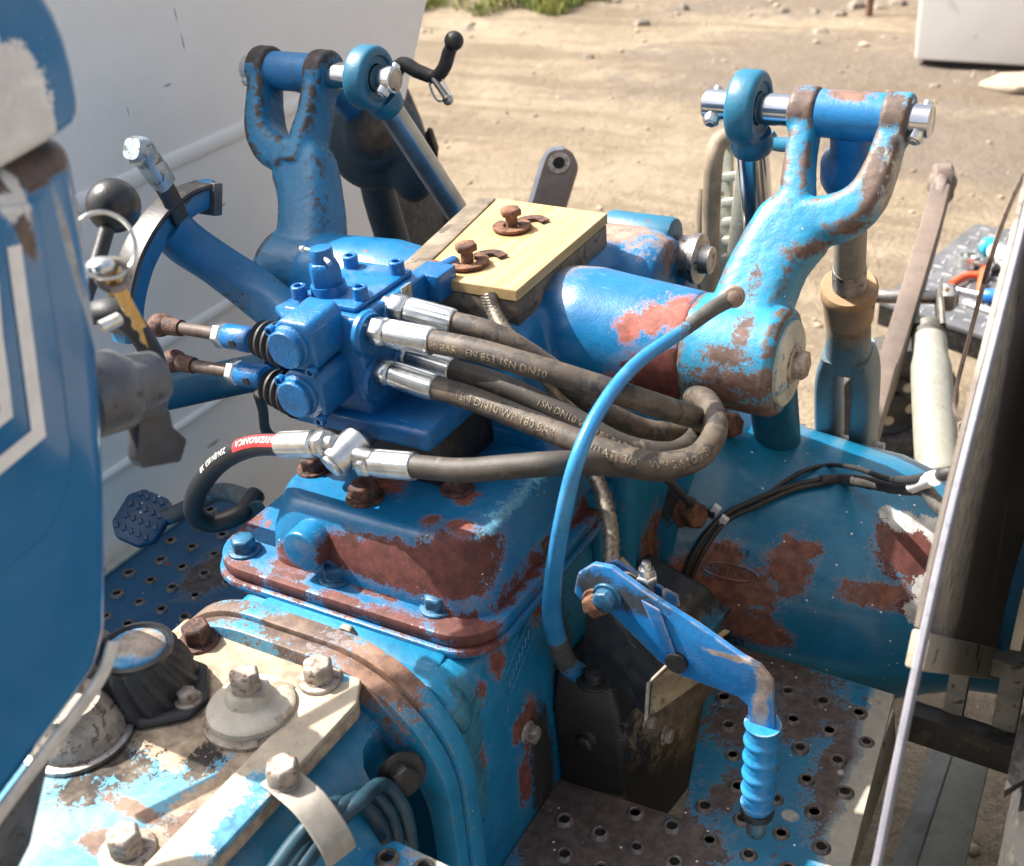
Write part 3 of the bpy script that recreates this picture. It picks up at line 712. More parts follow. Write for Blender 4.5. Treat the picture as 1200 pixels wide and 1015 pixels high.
HY, HZ = .915, 1.0                                    # lift shaft line
def lift_housing():
    t = thing('lift_housing', 'large blue hydraulic lift housing under the yellowish board', 'tractor part', (CX, .95, .86))
    lay = [((.33, .095, .07), px([(795, 378, (.035, .04, .016)), (755, 378, (.014, .03, .012)), (805, 360, (.02, .03, .014)), (735, 385, (.012, .03, .012)), (775, 370, (.02, .03, .01)), (720, 440, (.006, .02, .006)), (810, 400, (.02, .02, .012))], Y=.868), dict(sc=60, k=.9)),
           ((.13, .03, .024), px([(790, 438, (.05, .05, .022)), (750, 460, (.04, .05, .014)), (820, 450, (.03, .04, .02))], Y=.868), dict(sc=40, k=.4)),
           ((.30, .20, .16), px([(745, 290, (.03, .03, .02)), (725, 265, (.03, .03, .02)), (770, 300, (.02, .02, .02))], Y=1.06), dict(sc=40, k=.8)),
           (GRIME, px([(620, 360, (.02, .03, .012)), (570, 400, (.02, .04, .02))], X=-.5), dict(sc=30, k=.6, soft=.4, drop=0.)), ((.24, .2, .17), px([(690, 300, (.03, .06, .01))], X=-.5), dict(sc=30, k=.6, soft=.4, drop=0.))]
    m = paint('lift_blue', (.008, .15, .35), (.014, .20, .42), lay, chip=.05, csc=40, rough=.33, grime=.06, off=51)
    b = MB()
    secs = []
    for y, k in ((.815, 0), (.83, 1), (1.07, 1), (1.11, .75)):
        w1, w2, w3, top = .118 + .012 * k, .098 + .008 * k, .078 + .004 * k, 1.015 + .022 * k
        secs.append([(CX + w1, y, .85), (CX + w1, y, .90), (CX + w2 + .004, y, .955), (CX + w3 + .006, y, top - .012), (CX + w3 - .004, y, top), (CX - w3 + .004, y, top), (CX - w3 - .006, y, top - .012), (CX - w2 - .004, y, .955), (CX - w1, y, .90), (CX - w1, y, .85)])
    b.rings(secs)
    b.lathe((0, HY, HZ), (1, 0, 0), [(-.80, .047), (-.79, .05), (-.70, .055), (-.66, .05), (-.6, .035), (-.54, .04), (-.505, .055), (-.475, .0575), (-.44, .0545), (-.37, .0495)], 48)
    b.lathe((0, 1.06, .985), (1, 0, 0), [(-.66, .03), (-.655, .05), (-.5, .055), (-.475, .052), (-.462, .045)], 40)
    b.sph((-.52, 1.03, 1.01), .035, 20, (1, 1, .7))
    b.build('casting', m, t, remesh=.0035, smooth=6, ang=180)
    # flat pad in front carrying the valve
    b = MB(); b.lohi((-.66, .73, .918), (-.53, .83, .968)); b.build('valve_pedestal', M['black'], t, bev=.006)
    # flange of bolts on the far side and rear spindle
    b = MB(); b.cyl((-.47, 1.095, 1.018), (-.545, 1.095, 1.018), .024, n=32); b.build('spindle_boss', M['teal'], t, bev=.004)
    b = MB(); b.lathe((-.468, 1.10, 1.0), (1, 0, 0), [(0, .012), (.002, .022), (.016, .023), (.018, .026), (.024, .026), (.026, .015), (.036, .014), (.037, .01)], 28); b.build('spindle_cap', M['steel'], t)
    b = MB(); b.prism([(-.47, 1.085, .86), (-.47, 1.085, 1.0), (-.47, 1.12, 1.0), (-.47, 1.13, .86)], (.014, 0, 0)); b.build('spindle_arm', m, t, bev=.003)
lift_housing()

def board():
    z = 1.058
    t = thing('board', 'yellowish plywood cover board bolted on top of the lift housing', 'board', (-.568, .925, z))
    q = NT('raw_plywood')
    mp = q.n.new('ShaderNodeMapping'); mp.inputs['Scale'].default_value = (90, 6, 90); q.l.new(q.pos, mp.inputs['Vector'])
    g = q.noise(1, 5, .6, .6, vec=mp.outputs[0]); 
    c = q.mix(q.mapr(g, .35, .7), (.40, .265, .115), (.50, .355, .175))
    c = q.mix(q.mapr(q.noise(24, 6, .6, off=2), .5, .75, 0, .5), c, (.33, .20, .085))
    ru = q.patches(px([(545, 310, (.022, .02, .02)), (603, 268, (.022, .02, .02))], Z=z + .012), .7, 60, soft=.5)
    c = q.mix(q.math('MULTIPLY', ru, .8), c, (.30, .13, .045))
    c = q.mix(q.mapr(q.noise(9, 5, .6, .6, off=5), .56, .66, 0, .45), c, (.36, .25, .14))
    q.put(q.b.inputs['Base Color'], c); q.b.inputs['Roughness'].default_value = .75; q.bump(g, .25, .001)
    top = [at(490, 322, Z=z + .011), at(605, 341, Z=z + .011), at(712, 250, Z=z + .011), at(583, 232, Z=z + .011)]
    b = MB(); b.prism([p - V((0, 0, .0105)) for p in top], (0, 0, .0105)); b.build('top_sheet', q.m, t, bev=.0008, seg=1)
    dk = plain('dark_board_edge', (.17, .135, .10), .85, 0., .3, 30, .3, 200, (.08, .065, .05), .4)
    cc = sum(top, V()) / 4
    b = MB(); b.prism([cc + (p - cc) * .985 - V((0, 0, .034)) for p in top], (0, 0, .0225)); b.build('lower_sheet', dk, t, bev=.001)
    # dark rail along the left side
    b = MB(); a, d = top[0] + V((-.002, -.0, -.0)), top[3] + V((-.002, 0, 0)); b.prism([a + V((0, 0, -.03)), a, d, d + V((0, 0, -.03))], (-.028, .004, -.003)); b.build('side_rail', dk, t, bev=.002)
    for n, (a, c, an) in enumerate(((540, 318, 2.9), (597, 276, 3.6))):
        # slotted hook washer: a flat ring left open, with a tail, under the bolt
        p = at(a + (8 if n == 0 else 3), c - 9, Z=z + .0125)
        bm_ = MB(); pts = []
        r0 = .0135
        if n == 0:
            pts = [p + V((-.032, -.014, 0)), p + V((-.012, -.014, 0)), p + V((.004, -.0135, 0)), p + V((.013, -.004, 0)), p + V((.012, .008, .001)), p + V((.003, .014, .001))]
        else:
            pts = [p + V((r0 * math.cos(R(d)), r0 * math.sin(R(d)), .0)) for d in range(150, 460, 30)]
        bm_.sweep(pts, .0055, .0018, ref=(0, 0, 1), n=8, e=.6, k=5)
        # ref is vertical: swap so the strip lies flat
        bm_.bm.free(); bm_ = MB(); P = spline(pts, 5)
        L_, R_ = [], []
        for i, pt in enumerate(P):
            tg = (P[min(i + 1, len(P) - 1)] - P[max(i - 1, 0)]).normalized(); s_ = V((0, 0, 1)).cross(tg) * .0052
            L_.append(pt + s_); R_.append(pt - s_)
        bm_.rings([[l, r_, r_ + V((0, 0, .0032)), l + V((0, 0, .0032))] for l, r_ in zip(L_, R_)])
        bm_.build('slotted_washer', M['rust'], t, bev=.0008)
        # elongated slot seen as a rusty loop behind the bolt
        h = p + V((.006, .026, .0005)); bm_ = MB()
        sl = [p + V((.0, .012, .001)), p + V((.002, .022, .001)), p + V((.012, .029, .001)), p + V((.024, .024, .0005))]
        P = spline(sl, 5); L_, R_ = [], []
        for i, pt in enumerate(P):
            tg = (P[min(i + 1, len(P) - 1)] - P[max(i - 1, 0)]).normalized(); s_ = V((0, 0, 1)).cross(tg) * .0048
            L_.append(pt + s_); R_.append(pt - s_)
        bm_.rings([[l, r_, r_ + V((0, 0, .0012)), l + V((0, 0, .0012))] for l, r_ in zip(L_, R_)])
        bm_.build('slot_edge', M['rustbolt'], t)
        b = MB(); b.cyl(p, p + V((0, 0, .014)), .0058, n=16); b.hexp(p + V((0, 0, .013)), (0, 0, 1), .0105, .007, .3 + n)
        b.build('bolt', M['rust'], t, bev=.0006, seg=1)
board()

def valve():
    t = thing('hydraulic_valve', 'bright blue two spool hydraulic valve block with socket head bolts', 'valve', (-.62, .76, .97))
    m = M['valve']
    # base plate
    b = MB(); b.lohi((-.668, .705, .972), (-.522, .80, .992)); b.build('base_plate', m, t, bev=.005, seg=3)
    # main body with stepped port bosses
    b = MB(); b.lohi((-.662, .712, .99), (-.583, .815, 1.081)); b.build('body', m, t, bev=.003, seg=3)
    b = MB(); b.lohi((-.654, .722, 1.0805), (-.592, .808, 1.0865)); b.build('top_pad', m, t, bev=.003)
    # corner ears and side rib
    b = MB(); b.lohi((-.600, .812, 1.055), (-.57, .842, 1.08)); b.cyl((-.588, .83, 1.07), (-.588, .868, 1.07), .009, .006, 20); b.build('rear_port', m, t, bev=.002)
    b = MB(); b.prism([(-.672, .714, 1.072), (-.652, .70, 1.072), (-.644, .73, 1.072), (-.668, .742, 1.072)], (0, 0, .007)); b.build('ear', m, t, bev=.002)
    for a, c in ((352, 349), (412, 313), (466, 320), (423, 350)):
        bolt(t, at(a, c, Z=1.086), (0, 0, 1), .0068, .0115, m, washer=0, socket=True, name='socket_bolt')
    # relief valve on top
    p = V((-.633, .742, 1.084)); ax = V((-.06, .0, 1)).normalized()
    b = MB(); b.lathe(p, ax, [(-.006, .0165), (.006, .0155), (.010, .0150)], 28); rv = b.build('relief_valve', m, t)
    b = MB(); b.hexp(p + ax * .008, ax, .0142, .022, .3); b.build('hex_body', m, rv, bev=.001)
    b = MB(); b.cyl(p + ax * .028, p + ax * .042, .0098, n=20); b.build('stem', m, rv, bev=.0012)
    q = p + ax * .0385
    b = MB(); b.cyl(q + V((-.016, -.004, .001)), q + V((-.002, -.001, 0)), .0022, n=10); b.sph(q + V((-.016, -.004, .001)), .0034, 12); b.cyl(q + V((.006, -.004, -.003)), q + V((.014, -.008, -.006)), .0026, n=10); b.build('cross_pin', M['zinc'], rv)
    # small half-round boss near the top front edge
    b = MB(); b.cyl((-.644, .708, 1.066), (-.644, .73, 1.066), .0095, n=24); b.build('boss', m, t, bev=.0015)
    # two spool end caps, facing the front
    for (a, c) in ((352, 412), (363, 470)):
        f = at(a - 12, c - 3, Y=.672)
        b = MB(); w_, h_ = .0215, .0218
        y0, y1 = .676, .715
        prof = [(-w_, -h_ * .6), (-w_ * .4, -h_), (w_ * .75, -h_), (w_, -h_ * .7), (w_, h_ * .7), (w_ * .75, h_), (-w_ * .5, h_), (-w_, h_ * .55)]
        b.prism([(f.x + u, y0, f.z + v) for u, v in prof], (.003, y1 - y0, .006)); cp = b.build('spool_housing', m, t, bev=.003, seg=3)
        b = MB(); b.lathe((f.x - .003, y0 + .001, f.z), (0, -1, 0), [(0, .0188), (.002, .0188), (.004, .0168), (.009, .0166), (.0105, .0152)], 36); b.build('end_cap', m, cp)
        for u, v in ((-.019, .012), (.0165, -.019)):
            bolt(cp, (f.x + u, y0 + .001, f.z + v), (0, -1, 0), .0048, .006, M['valve'], washer=0, socket=True, name='screw')
        # side rubber boot and clevis
        s = V((f.x - w_ - .010, .695, f.z - .012))
        b = MB(); pr = []
        for i in range(17): pr.append((i * .0021 - .012, .0185 - .0052 * (i / 16) + (.0022 if i % 4 < 2 else -.0012)))
        b.lathe(s, (-1, .05, .05), pr, 28); b.build('rubber_bellows', M['rubber'], t)
    # stamped tag on the right face
    b = MB(); o = at(478, 352, X=-.581); b.lohi((-.582, o.y - .007, o.z - .014), (-.5808, o.y + .007, o.z + .014)); b.build('tag', M['tag'], t)
    b = MB(); b.cyl((-.5808, o.y, o.z + .010), (-.5798, o.y, o.z + .010), .0022, n=12); b.build('rivet', M['brass'], t)
    # port bosses on the right face
    for a, c, y in ((440, 393, .722), (470, 372, .762), (448, 447, .724), (476, 428, .765)):
        p = at(a, c, Y=y); b = MB(); b.lathe((-.586, y, p.z), (1, 0, 0), [(0, .0195), (.004, .0195), (.006, .0175), (.007, .0172)], 30); b.build('port_boss', m, t)
valve()

# ---------------------------------------------------------------- hoses
def pathY(l): return [at(a, b, Y=y) for a, b, y in l]
FREF = (.25, -.75, .6)
def ferrule(par, p, d, r=.0117, ln=.043, hexr=.0125):
    d = V(d).normalized()
    b = MB(); n = 40; prof = [(0, .80), (.0015, .97), (.006, 1.), (ln - .004, 1.), (ln - .001, .96), (ln, .86)]
    x, y, z = frame(d); rg = []
    for h, q in prof:
        rg.append([p + z * h + (x * math.cos(2 * math.pi * i / n) + y * math.sin(2 * math.pi * i / n)) * r * q * (.91 if i % 5 == 0 and .004 < h < ln - .003 else 1.) for i in range(n)])
    b.rings(rg); b.build('crimp_ferrule', M['zinc'], par, ang=25)
    b = MB(); b.hexp(p - d * .014, d, hexr, .013, .2); b.build('union_nut', M['zinc'], par, bev=.0007, seg=1)
    b = MB(); b.cyl(p - d * .022, p + d * .002, r * .62, n=20); b.build('stem', M['zinc'], par)
def hose(name, label, pts, r, mat, ends=((0, 1),), group=None, ferr=True):
    P = spline(pts, 10); t = thing(name, label, 'hose', P[0], group)
    b = MB(); b.sweep(P, r, r, ref=None, n=18, k=0); b.build('hose_tube', mat, t, ang=180)
    if ferr:
        d = (P[1] - P[0]).normalized(); ferrule(t, P[0] - d * .037, d)
    return t, P
h1 = pathY([(500, 399, .722), (560, 411, .722), (640, 434, .728), (720, 459, .745), (785, 480, .772), (820, 492, .82), (815, 505, .90), (800, 520, .97)])
t, P = hose('hydraulic_hose', 'dusty hydraulic hose from the upper near port, topmost across the bundle', h1, .0096, M['hose'])
text_on_hose(t, 'print', '180 BAR   EN 853 1SN DN10', .0085, P, .004, .0096, (.3, -.8, .15), M['print'])
h2 = pathY([(524, 376, .763), (580, 392, .768), (640, 428, .78), (690, 470, .795), (745, 500, .82), (800, 512, .86), (812, 530, .93)])
t, P = hose('hydraulic_hose', 'dusty hydraulic hose from the upper far port, running behind the topmost hose', h2, .0094, M['hose'])
h3 = pathY([(524, 431, .766), (590, 452, .765), (670, 490, .768), (730, 522, .775), (790, 530, .80), (820, 505, .86), (800, 490, .93)])
t, P = hose('hydraulic_hose', 'darker hydraulic hose from the lower far port, with a frayed spot', h3, .0095, M['hosedark'])
text_on_hose(t, 'print', '1SN DN10 WP 180 BAR', .0078, P, .09, .0095, (.3, -.7, .5), M['print'])
h4 = pathY([(504, 452, .724), (560, 470, .722), (640, 502, .718), (700, 526, .715), (765, 543, .722), (815, 536, .745), (838, 505, .785), (828, 470, .84), (800, 462, .90)])
t, P = hose('hydraulic_hose', 'hydraulic hose printed DN10 from the lower near port, looping at the right', h4, .0098, M['hose'])
text_on_hose(t, 'print', '1SN DN10 WP 180 BAR', .0092, P, .030, .0098, (.3, -.75, .45), M['print'])
text_on_hose(t, 'print', '1SN(1AT) 3/8"  WP 2610 PSI', .0085, P, .142, .0098, (.3, -.75, .45), M['print'])
h5 = pathY([(480, 546, .664), (540, 551, .662), (600, 547, .666), (660, 543, .68), (720, 544, .72), (780, 550, .77), (826, 530, .815), (832, 490, .86), (800, 480, .92)])
t, P = hose('hydraulic_hose', 'black hydraulic hose leading right from the shiny elbow above the gearbox cover', h5, .0096, M['hosedark'])
h6 = pathY([(335, 521, .662), (295, 523, .664), (258, 541, .668), (232, 574, .674), (228, 601, .684), (248, 613, .70), (282, 602, .72), (300, 580, .75)])
t, P = hose('hydraulic_hose', 'new black hose with a red printed band curling left of the elbow', h6, .0098, M['hosenew'])
b = MB(); L0 = 0; seg = []
for a, c in zip(P, P[1:]):
    if .002 < L0 < .064: seg.append(a)
    L0 += (c - a).length
# the printed red band: a thin sleeve on the upper side of the hose
rg = []
for i, p in enumerate(seg):
    tg = (seg[min(i + 1, len(seg) - 1)] - seg[max(i - 1, 0)]).normalized(); nr = V((.1, -.6, .8)); nr = (nr - tg * nr.dot(tg)).normalized(); sd = nr.cross(tg)
    rg.append([p + (nr * math.cos(q) + sd * math.sin(q)) * .01005 for q in [(-.62 + 1.24 * j / 6) for j in range(7)]])
vv = [[b.bm.verts.new(q) for q in r_] for r_ in rg]
for a, c in zip(vv, vv[1:]):
    for j in range(6): b.face((a[j], a[j + 1], c[j + 1], c[j]))
b.build('red_band', M['red'], t)
text_on_hose(t, 'print', 'HYDRONICA', .0082, P, .006, .0101, (.1, -.6, .8), M['printw'], flip=False)
text_on_hose(t, 'print', '2SN EN 853  3/8', .0076, P, .070, .0099, (.1, -.65, .7), M['printw'], flip=False)

def elbow():
    a = at(404, 530, Y=.664); l = at(372, 525, Y=.663); r_ = at(437, 537, Y=.664)
    t = thing('elbow_fitting', 'shiny zinc elbow fitting joining two hoses below the valve', 'fitting', a)
    b = MB(); b.cyl(l, a, .0075, n=20); b.build('left_stem', M['zinc'], t)
    b = MB(); b.cyl(a + V((-.004, -.012, -.006)), a + V((.006, .016, .008)), .0135, n=32); b.build('banjo_body', M['zinc'], t, bev=.0025, seg=3)
    b = MB(); b.hexp(a + V((-.004, -.012, -.006)), V((-.01, -.028, -.014)), .012, .004); b.build('banjo_bolt', M['zinc'], t, bev=.0007)
    u = at(424, 517, Y=.70)
    b = MB(); b.sweep([a, a + (u - a) * .5 + V((0, 0, .003)), u, u + V((.0, .02, .0))], .0085, n=18, ref=None, k=5); b.build('riser', M['zinc'], t)
    b = MB(); b.hexp(a.lerp(u, .55), u - a, .0125, .010); b.build('nut', M['zinc'], t, bev=.0007)
    b = MB(); b.cyl(a, r_, .0072, n=20); b.build('right_stem', M['zinc'], t)
elbow()

def braided(name, label, pts, r, group=None):
    P = spline(pts, 14); b = MB(); rg = []; n = 18; sd = None
    for i, p in enumerate(P):
        tg = (P[min(i + 1, len(P) - 1)] - P[max(i - 1, 0)]).normalized()
        if sd is None: sd = frame(tg)[0]
        sd = (sd - tg * sd.dot(tg)).normalized(); u = tg.cross(sd)
        rg.append([p + (sd * math.cos(2 * math.pi * j / n) + u * math.sin(2 * math.pi * j / n)) * (r + (.0007 if (j + i) % 3 == 0 else -.0004) + (.0005 if (j - i) % 3 == 0 else 0)) for j in range(n)])
    b.rings(rg); o = b.build(name, M['braid'], loc=P[0], ang=60)
    return tag(o, label, 'hose', group)
M['braid'] = plain('braided_steel', (.24, .21, .17), .45, .6, .3, 120, .3, 900, (.13, .11, .09), .4)
braided('braided_hose', 'steel braided hose coming out from under the yellowish board', pathY([(572, 345, .83), (578, 362, .825), (592, 388, .815), (622, 420, .81), (660, 468, .82), (700, 512, .83), (720, 540, .85)]), .0065)
braided('braided_hose', 'steel braided hose descending behind the hand brake bracket', pathY([(672, 520, .84), (695, 553, .83), (708, 585, .82), (716, 625, .80), (717, 668, .775)]), .0068)
b = MB(); P = pathY([(720, 545, .84), (735, 580, .84), (728, 640, .82)])

# ---------------------------------------------------------------- lift arms with their pins
def lift_arm(sg, label, m, kw=1.):
    """sg +1: arm on the right of the picture, -1: its mirror image"""
    def p(dx, y, z): return V((CX + sg * dx + (.032 * max(0., min(1., (1.178 - z) / .178)) if sg < 0 else 0.), y, z))
    t = thing('hitch_lifter', label, 'lift arm', p(.25, HY, HZ), 'lift arms of the hydraulic hitch')
    b = MB()
    b.lathe(p(.21, HY, HZ), (sg, 0, 0), [(0, .046), (.004, .049), (.078, .049), (.084, .045)], 48)
    # centre lines surveyed in the plane of the arm, mirrored for the other side
    def arm(px_, py_):
        r = ray(px_, py_); k = .702                       # plane y = HY + k (z - HZ)
        t_ = (HY - k * HZ - CAMP.y + k * CAMP.z) / (r.y - k * r.z); q = CAMP + r * t_
        return p(q.x - CX, q.y, q.z)
    def run(l, wide, deep): b.sweep([arm(*q) for q in l], wide, deep, ref=(1, 0, 0), n=24, e=.55, k=8)
    run([(872, 408), (884, 355), (905, 305), (930, 268), (945, 250)], [.038, .032, .031, .034, .027], [.040, .032, .028, .024, .022])
    run([(935, 268), (935, 235), (938, 190), (946, 145), (953, 122)], [.018, .0145, .0125, .0112, .0108], [.022 * kw, .020 * kw, .018 * kw, .0175 * kw, .0175 * kw])
    run([(945, 262), (985, 255), (1015, 233), (1034, 195), (1046, 155), (1052, 124)], [.020, .0195, .016, .0130, .0112, .0108], [.022 * kw, .022 * kw, .021 * kw, .019 * kw, .0175 * kw, .0175 * kw])
    for dx in (.262, .341): b.lathe(p(dx - .0115, 1.04, 1.178), (sg, 0, 0), [(0, .0205 * kw ** .5), (.002, .0225 * kw ** .5), (.021, .0225 * kw ** .5), (.023, .0205 * kw ** .5)], 32)
    b.build('arm_casting', m, t, remesh=.0024, smooth=2, ang=180, disp=.0003, dsc=170)
    b = MB(); b.lathe(p(.294, HY, HZ), (sg, 0, 0), [(0, .037), (.004, .037), (.006, .034)], 36); b.build('retaining_disc', plain('disc_cream%d' % (sg + 1), (.42, .42, .36), .6, 0., .2, 40, .3, 300, (.05, .2, .35), .35), t)
    bolt(t, p(.30, HY, HZ), (sg, 0, 0), .013, .009, M['dirtybolt'], washer=1.3)
    return t
armR = paint('arm_blue_right', (.015, .215, .38), (.03, .275, .46), [((.115, .065, .05), [(-.335, .872, .985, (.03, .03, .016)), (-.31, .868, 1.0, (.05, .03, .012)), (-.33, .875, 1.02, (.02, .03, .008)), (-.30, .87, .965, (.05, .03, .016)), (-.32, .88, 1.045, (.008, .02, .02)), (-.325, .90, 1.075, (.007, .03, .02)), (-.29, .96, 1.088, (.018, .03, .006)), (-.26, .985, 1.105, (.012, .03, .008))], dict(sc=170, k=1.3)),
              (BROWN, [(-.325, 1.02, 1.19, (.014, .03, .012)), (-.246, 1.02, 1.19, (.014, .03, .012)), (-.249, 1.0, 1.13, (.006, .03, .02)), (-.331, .985, 1.15, (.005, .03, .03)), (-.25, .99, 1.15, (.008, .02, .03))], dict(sc=90, k=.8)),
              ((.40, .40, .37), [(-.238, 1.02, 1.13, (.008, .04, .04)), (-.255, .99, 1.07, (.02, .03, .012)), (-.27, .98, 1.04, (.01, .03, .03))], dict(sc=60, k=.7, soft=.3, drop=0.))], chip=.1, csc=70, chipcol=BROWN, rough=.4, edge=.5, specks=.8, cast=.32, off=61, dense=True)
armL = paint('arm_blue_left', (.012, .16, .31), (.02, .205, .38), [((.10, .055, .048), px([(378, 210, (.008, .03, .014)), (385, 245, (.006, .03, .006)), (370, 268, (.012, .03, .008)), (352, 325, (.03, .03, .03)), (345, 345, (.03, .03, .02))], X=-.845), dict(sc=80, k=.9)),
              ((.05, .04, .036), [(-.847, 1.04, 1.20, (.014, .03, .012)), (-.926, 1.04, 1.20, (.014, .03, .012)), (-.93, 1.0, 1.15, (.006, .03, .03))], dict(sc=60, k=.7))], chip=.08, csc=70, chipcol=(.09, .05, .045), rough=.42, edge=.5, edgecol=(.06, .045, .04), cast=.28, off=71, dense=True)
lift_arm(1, 'sunlit forked blue lift arm with rusty hub at the right', armR)
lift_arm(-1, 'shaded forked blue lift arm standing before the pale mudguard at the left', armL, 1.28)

def lift_pin(sg, label):
    def p(dx, y=1.04, z=1.178): return V((CX + sg * dx, y, z))
    t = thing('lift_pin', label, 'pin', p(.28), 'steel pins through the lift arm forks')
    b = MB(); b.lathe(p(.17), (sg, 0, 0), [(0, .0125), (.001, .0138), (.198, .0138), (.199, .0125)], 36); b.build('shaft', M['chrome'], t)
    b = MB(); b.lathe(p(.1685), (sg, 0, 0), [(0, .0105), (.0005, .0115), (.0015, .0115)], 30); b.build('end_face', M['steel'], t)
    for dx, d in ((.178, (.1, -.75, -.62)), (.36, (-.1, -.72, -.65))):
        q = p(dx); d = V((d[0] * sg, d[1], d[2])).normalized()
        b = MB(); b.hexp(q + d * .008, d, .0078, .012); b.cyl(q + d * .018, q + d * .021, .0042, n=14); b.cyl(q - d * .012, q - d * .018, .0045, n=14)
        b.build('retaining_bolt', M['zinc'], t, bev=.0005, seg=1)
lift_pin(1, 'polished steel pin through the right fork')
lift_pin(-1, 'polished steel pin through the left fork')

def assist_cylinder(sg, label, x0, bot):
    c = V((x0, 1.04, 1.178)); bot = V(bot); t = thing('cylinder_rod', label, 'hydraulic rod', c, 'assist cylinders on the lift pins')
    b = MB(); b.lathe(c + V((-sg * .013, 0, 0)), (sg, 0, 0), [(.003, .0148), (.003, .0225), (.0, .0235), (.0, .0285), (.002, .0315), (.005, .0330), (.021, .0330), (.024, .0315), (.026, .0285), (.026, .0235), (.023, .0225), (.023, .0148)], 44, None, True)
    b.build('eye', M['teal'], t, bev=.0012)
    d = (bot - c).normalized()
    b = MB(); b.lathe(c + d * .026, d, [(0, .018), (.01, .0195), (.018, .018), (.02, .016)], 30); b.build('eye_neck', M['teal'], t)
    b = MB(); b.cyl(c + d * .04, bot, .0145, n=32); b.build('rod', M['chrome'] if sg > 0 else plain('dull_chrome', (.34, .36, .38), .3, .85, .15, 20), t)
    b = MB(); b.lathe(bot - d * .02, d, [(0, .02), (.003, .026), (.25, .026)], 30); b.build('barrel', M['teal'], t)
assist_cylinder(1, 'bright chrome cylinder rod hanging from the right pin', -.375, (-.375, 1.10, .97))
assist_cylinder(-1, 'dark chrome cylinder rod hanging from the left pin', -.788, (-.765, 1.19, .93))
# ---------------------------------------------------------------- lift rods
def lift_rod_right():
    top = V((-.2825, 1.04, 1.178)); bot = at(992, 500, Y=1.27); d = (bot - top).normalized()
    t = thing('lift_rod', 'adjustable blue and rusty lift rod hanging in the right fork', 'lift rod', top)
    blue = paint('rod_blue', (.02, .18, .42), layers=[((.20, .11, .08), [(-.285, 1.03, 1.2, (.02, .02, .006))], dict(sc=90, k=.9))], chip=.12, chipcol=BROWN, rough=.35, off=81)
    wood = paint('rod_rust', (.30, .19, .10), (.40, .27, .15), chip=.2, chipcol=(.16, .10, .07), rough=.6, off=83)
    low = paint('rod_grey_blue', (.11, .17, .20), (.17, .22, .24), [((.30, .22, .14), [tuple(top + d * .28) + (.035,)], dict(sc=60, k=.6, soft=.3))], chip=.15, chipcol=(.26, .22, .17), rough=.5, off=85, dust=.3)
    b = MB(); b.lathe(top + V((-.029, 0, 0)), (1, 0, 0), [(0, .018), (.001, .0205), (.057, .0205), (.058, .018)], 36); b.build('cross_tube', blue, t)
    b = MB(); b.lathe(top + d * .012, d, [(0, .019), (.02, .0185), (.034, .0195), (.044, .027), (.062, .0275), (.072, .024), (.076, .018)], 36); b.build('swivel_head', blue, t)
    b = MB(); b.cyl(top + d * .07, top + d * .26, .0158, n=28); b.build('threaded_rod', paint('rod_steel', (.2, .17, .13), (.3, .26, .21), chip=.15, chipcol=(.06, .22, .4), rough=.45, off=87), t)
    b = MB(); b.lathe(top + d * .232, d, [(.0, .017), (.0, .0265), (.004, .029), (.014, .0285), (.018, .0265), (.05, .0255), (.052, .02)], 36); b.build('collar', wood, t)
    b = MB(); L = (bot - top).length
    b.sweep([top + d * .27, top + d * .30, top + d * .33, top + d * .365], [.0225, .0225, .0235, .026], [.0225, .0225, .0225, .022], ref=(1, 0, 0), n=24, e=.85, k=5)
    b.build('lower_body', low, t)
    b = MB()
    for i_ in range(9): b.ring(top + d * (.205 + i_ * .0034), d, .0158, .0012, 28, 6)
    b.build('thread', M['steel'], t)
    for s in (-1, 1):
        q = top + V((s * .0205, 0, 0))
        b = MB(); b.sweep([q + d * .345 - V((s * .006, 0, 0)), q + d * .39, q + d * (L - .01), q + d * (L + .05), q + d * (L + .07)], [.0115, .0125, .0125, .012, .009], [.021, .025, .031, .034, .022], ref=(1, 0, 0), n=14, e=.5, k=4); b.build('fork_cheek', low, t)
    b = MB(); q = top + d * (L + .035); b.cyl(q + V((-.055, 0, 0)), q + V((.045, 0, 0)), .008, n=18); b.hexp(q + V((-.055, 0, 0)), (-1, 0, 0), .013, .01); b.build('fork_pin', M['steel'], t)
lift_rod_right()
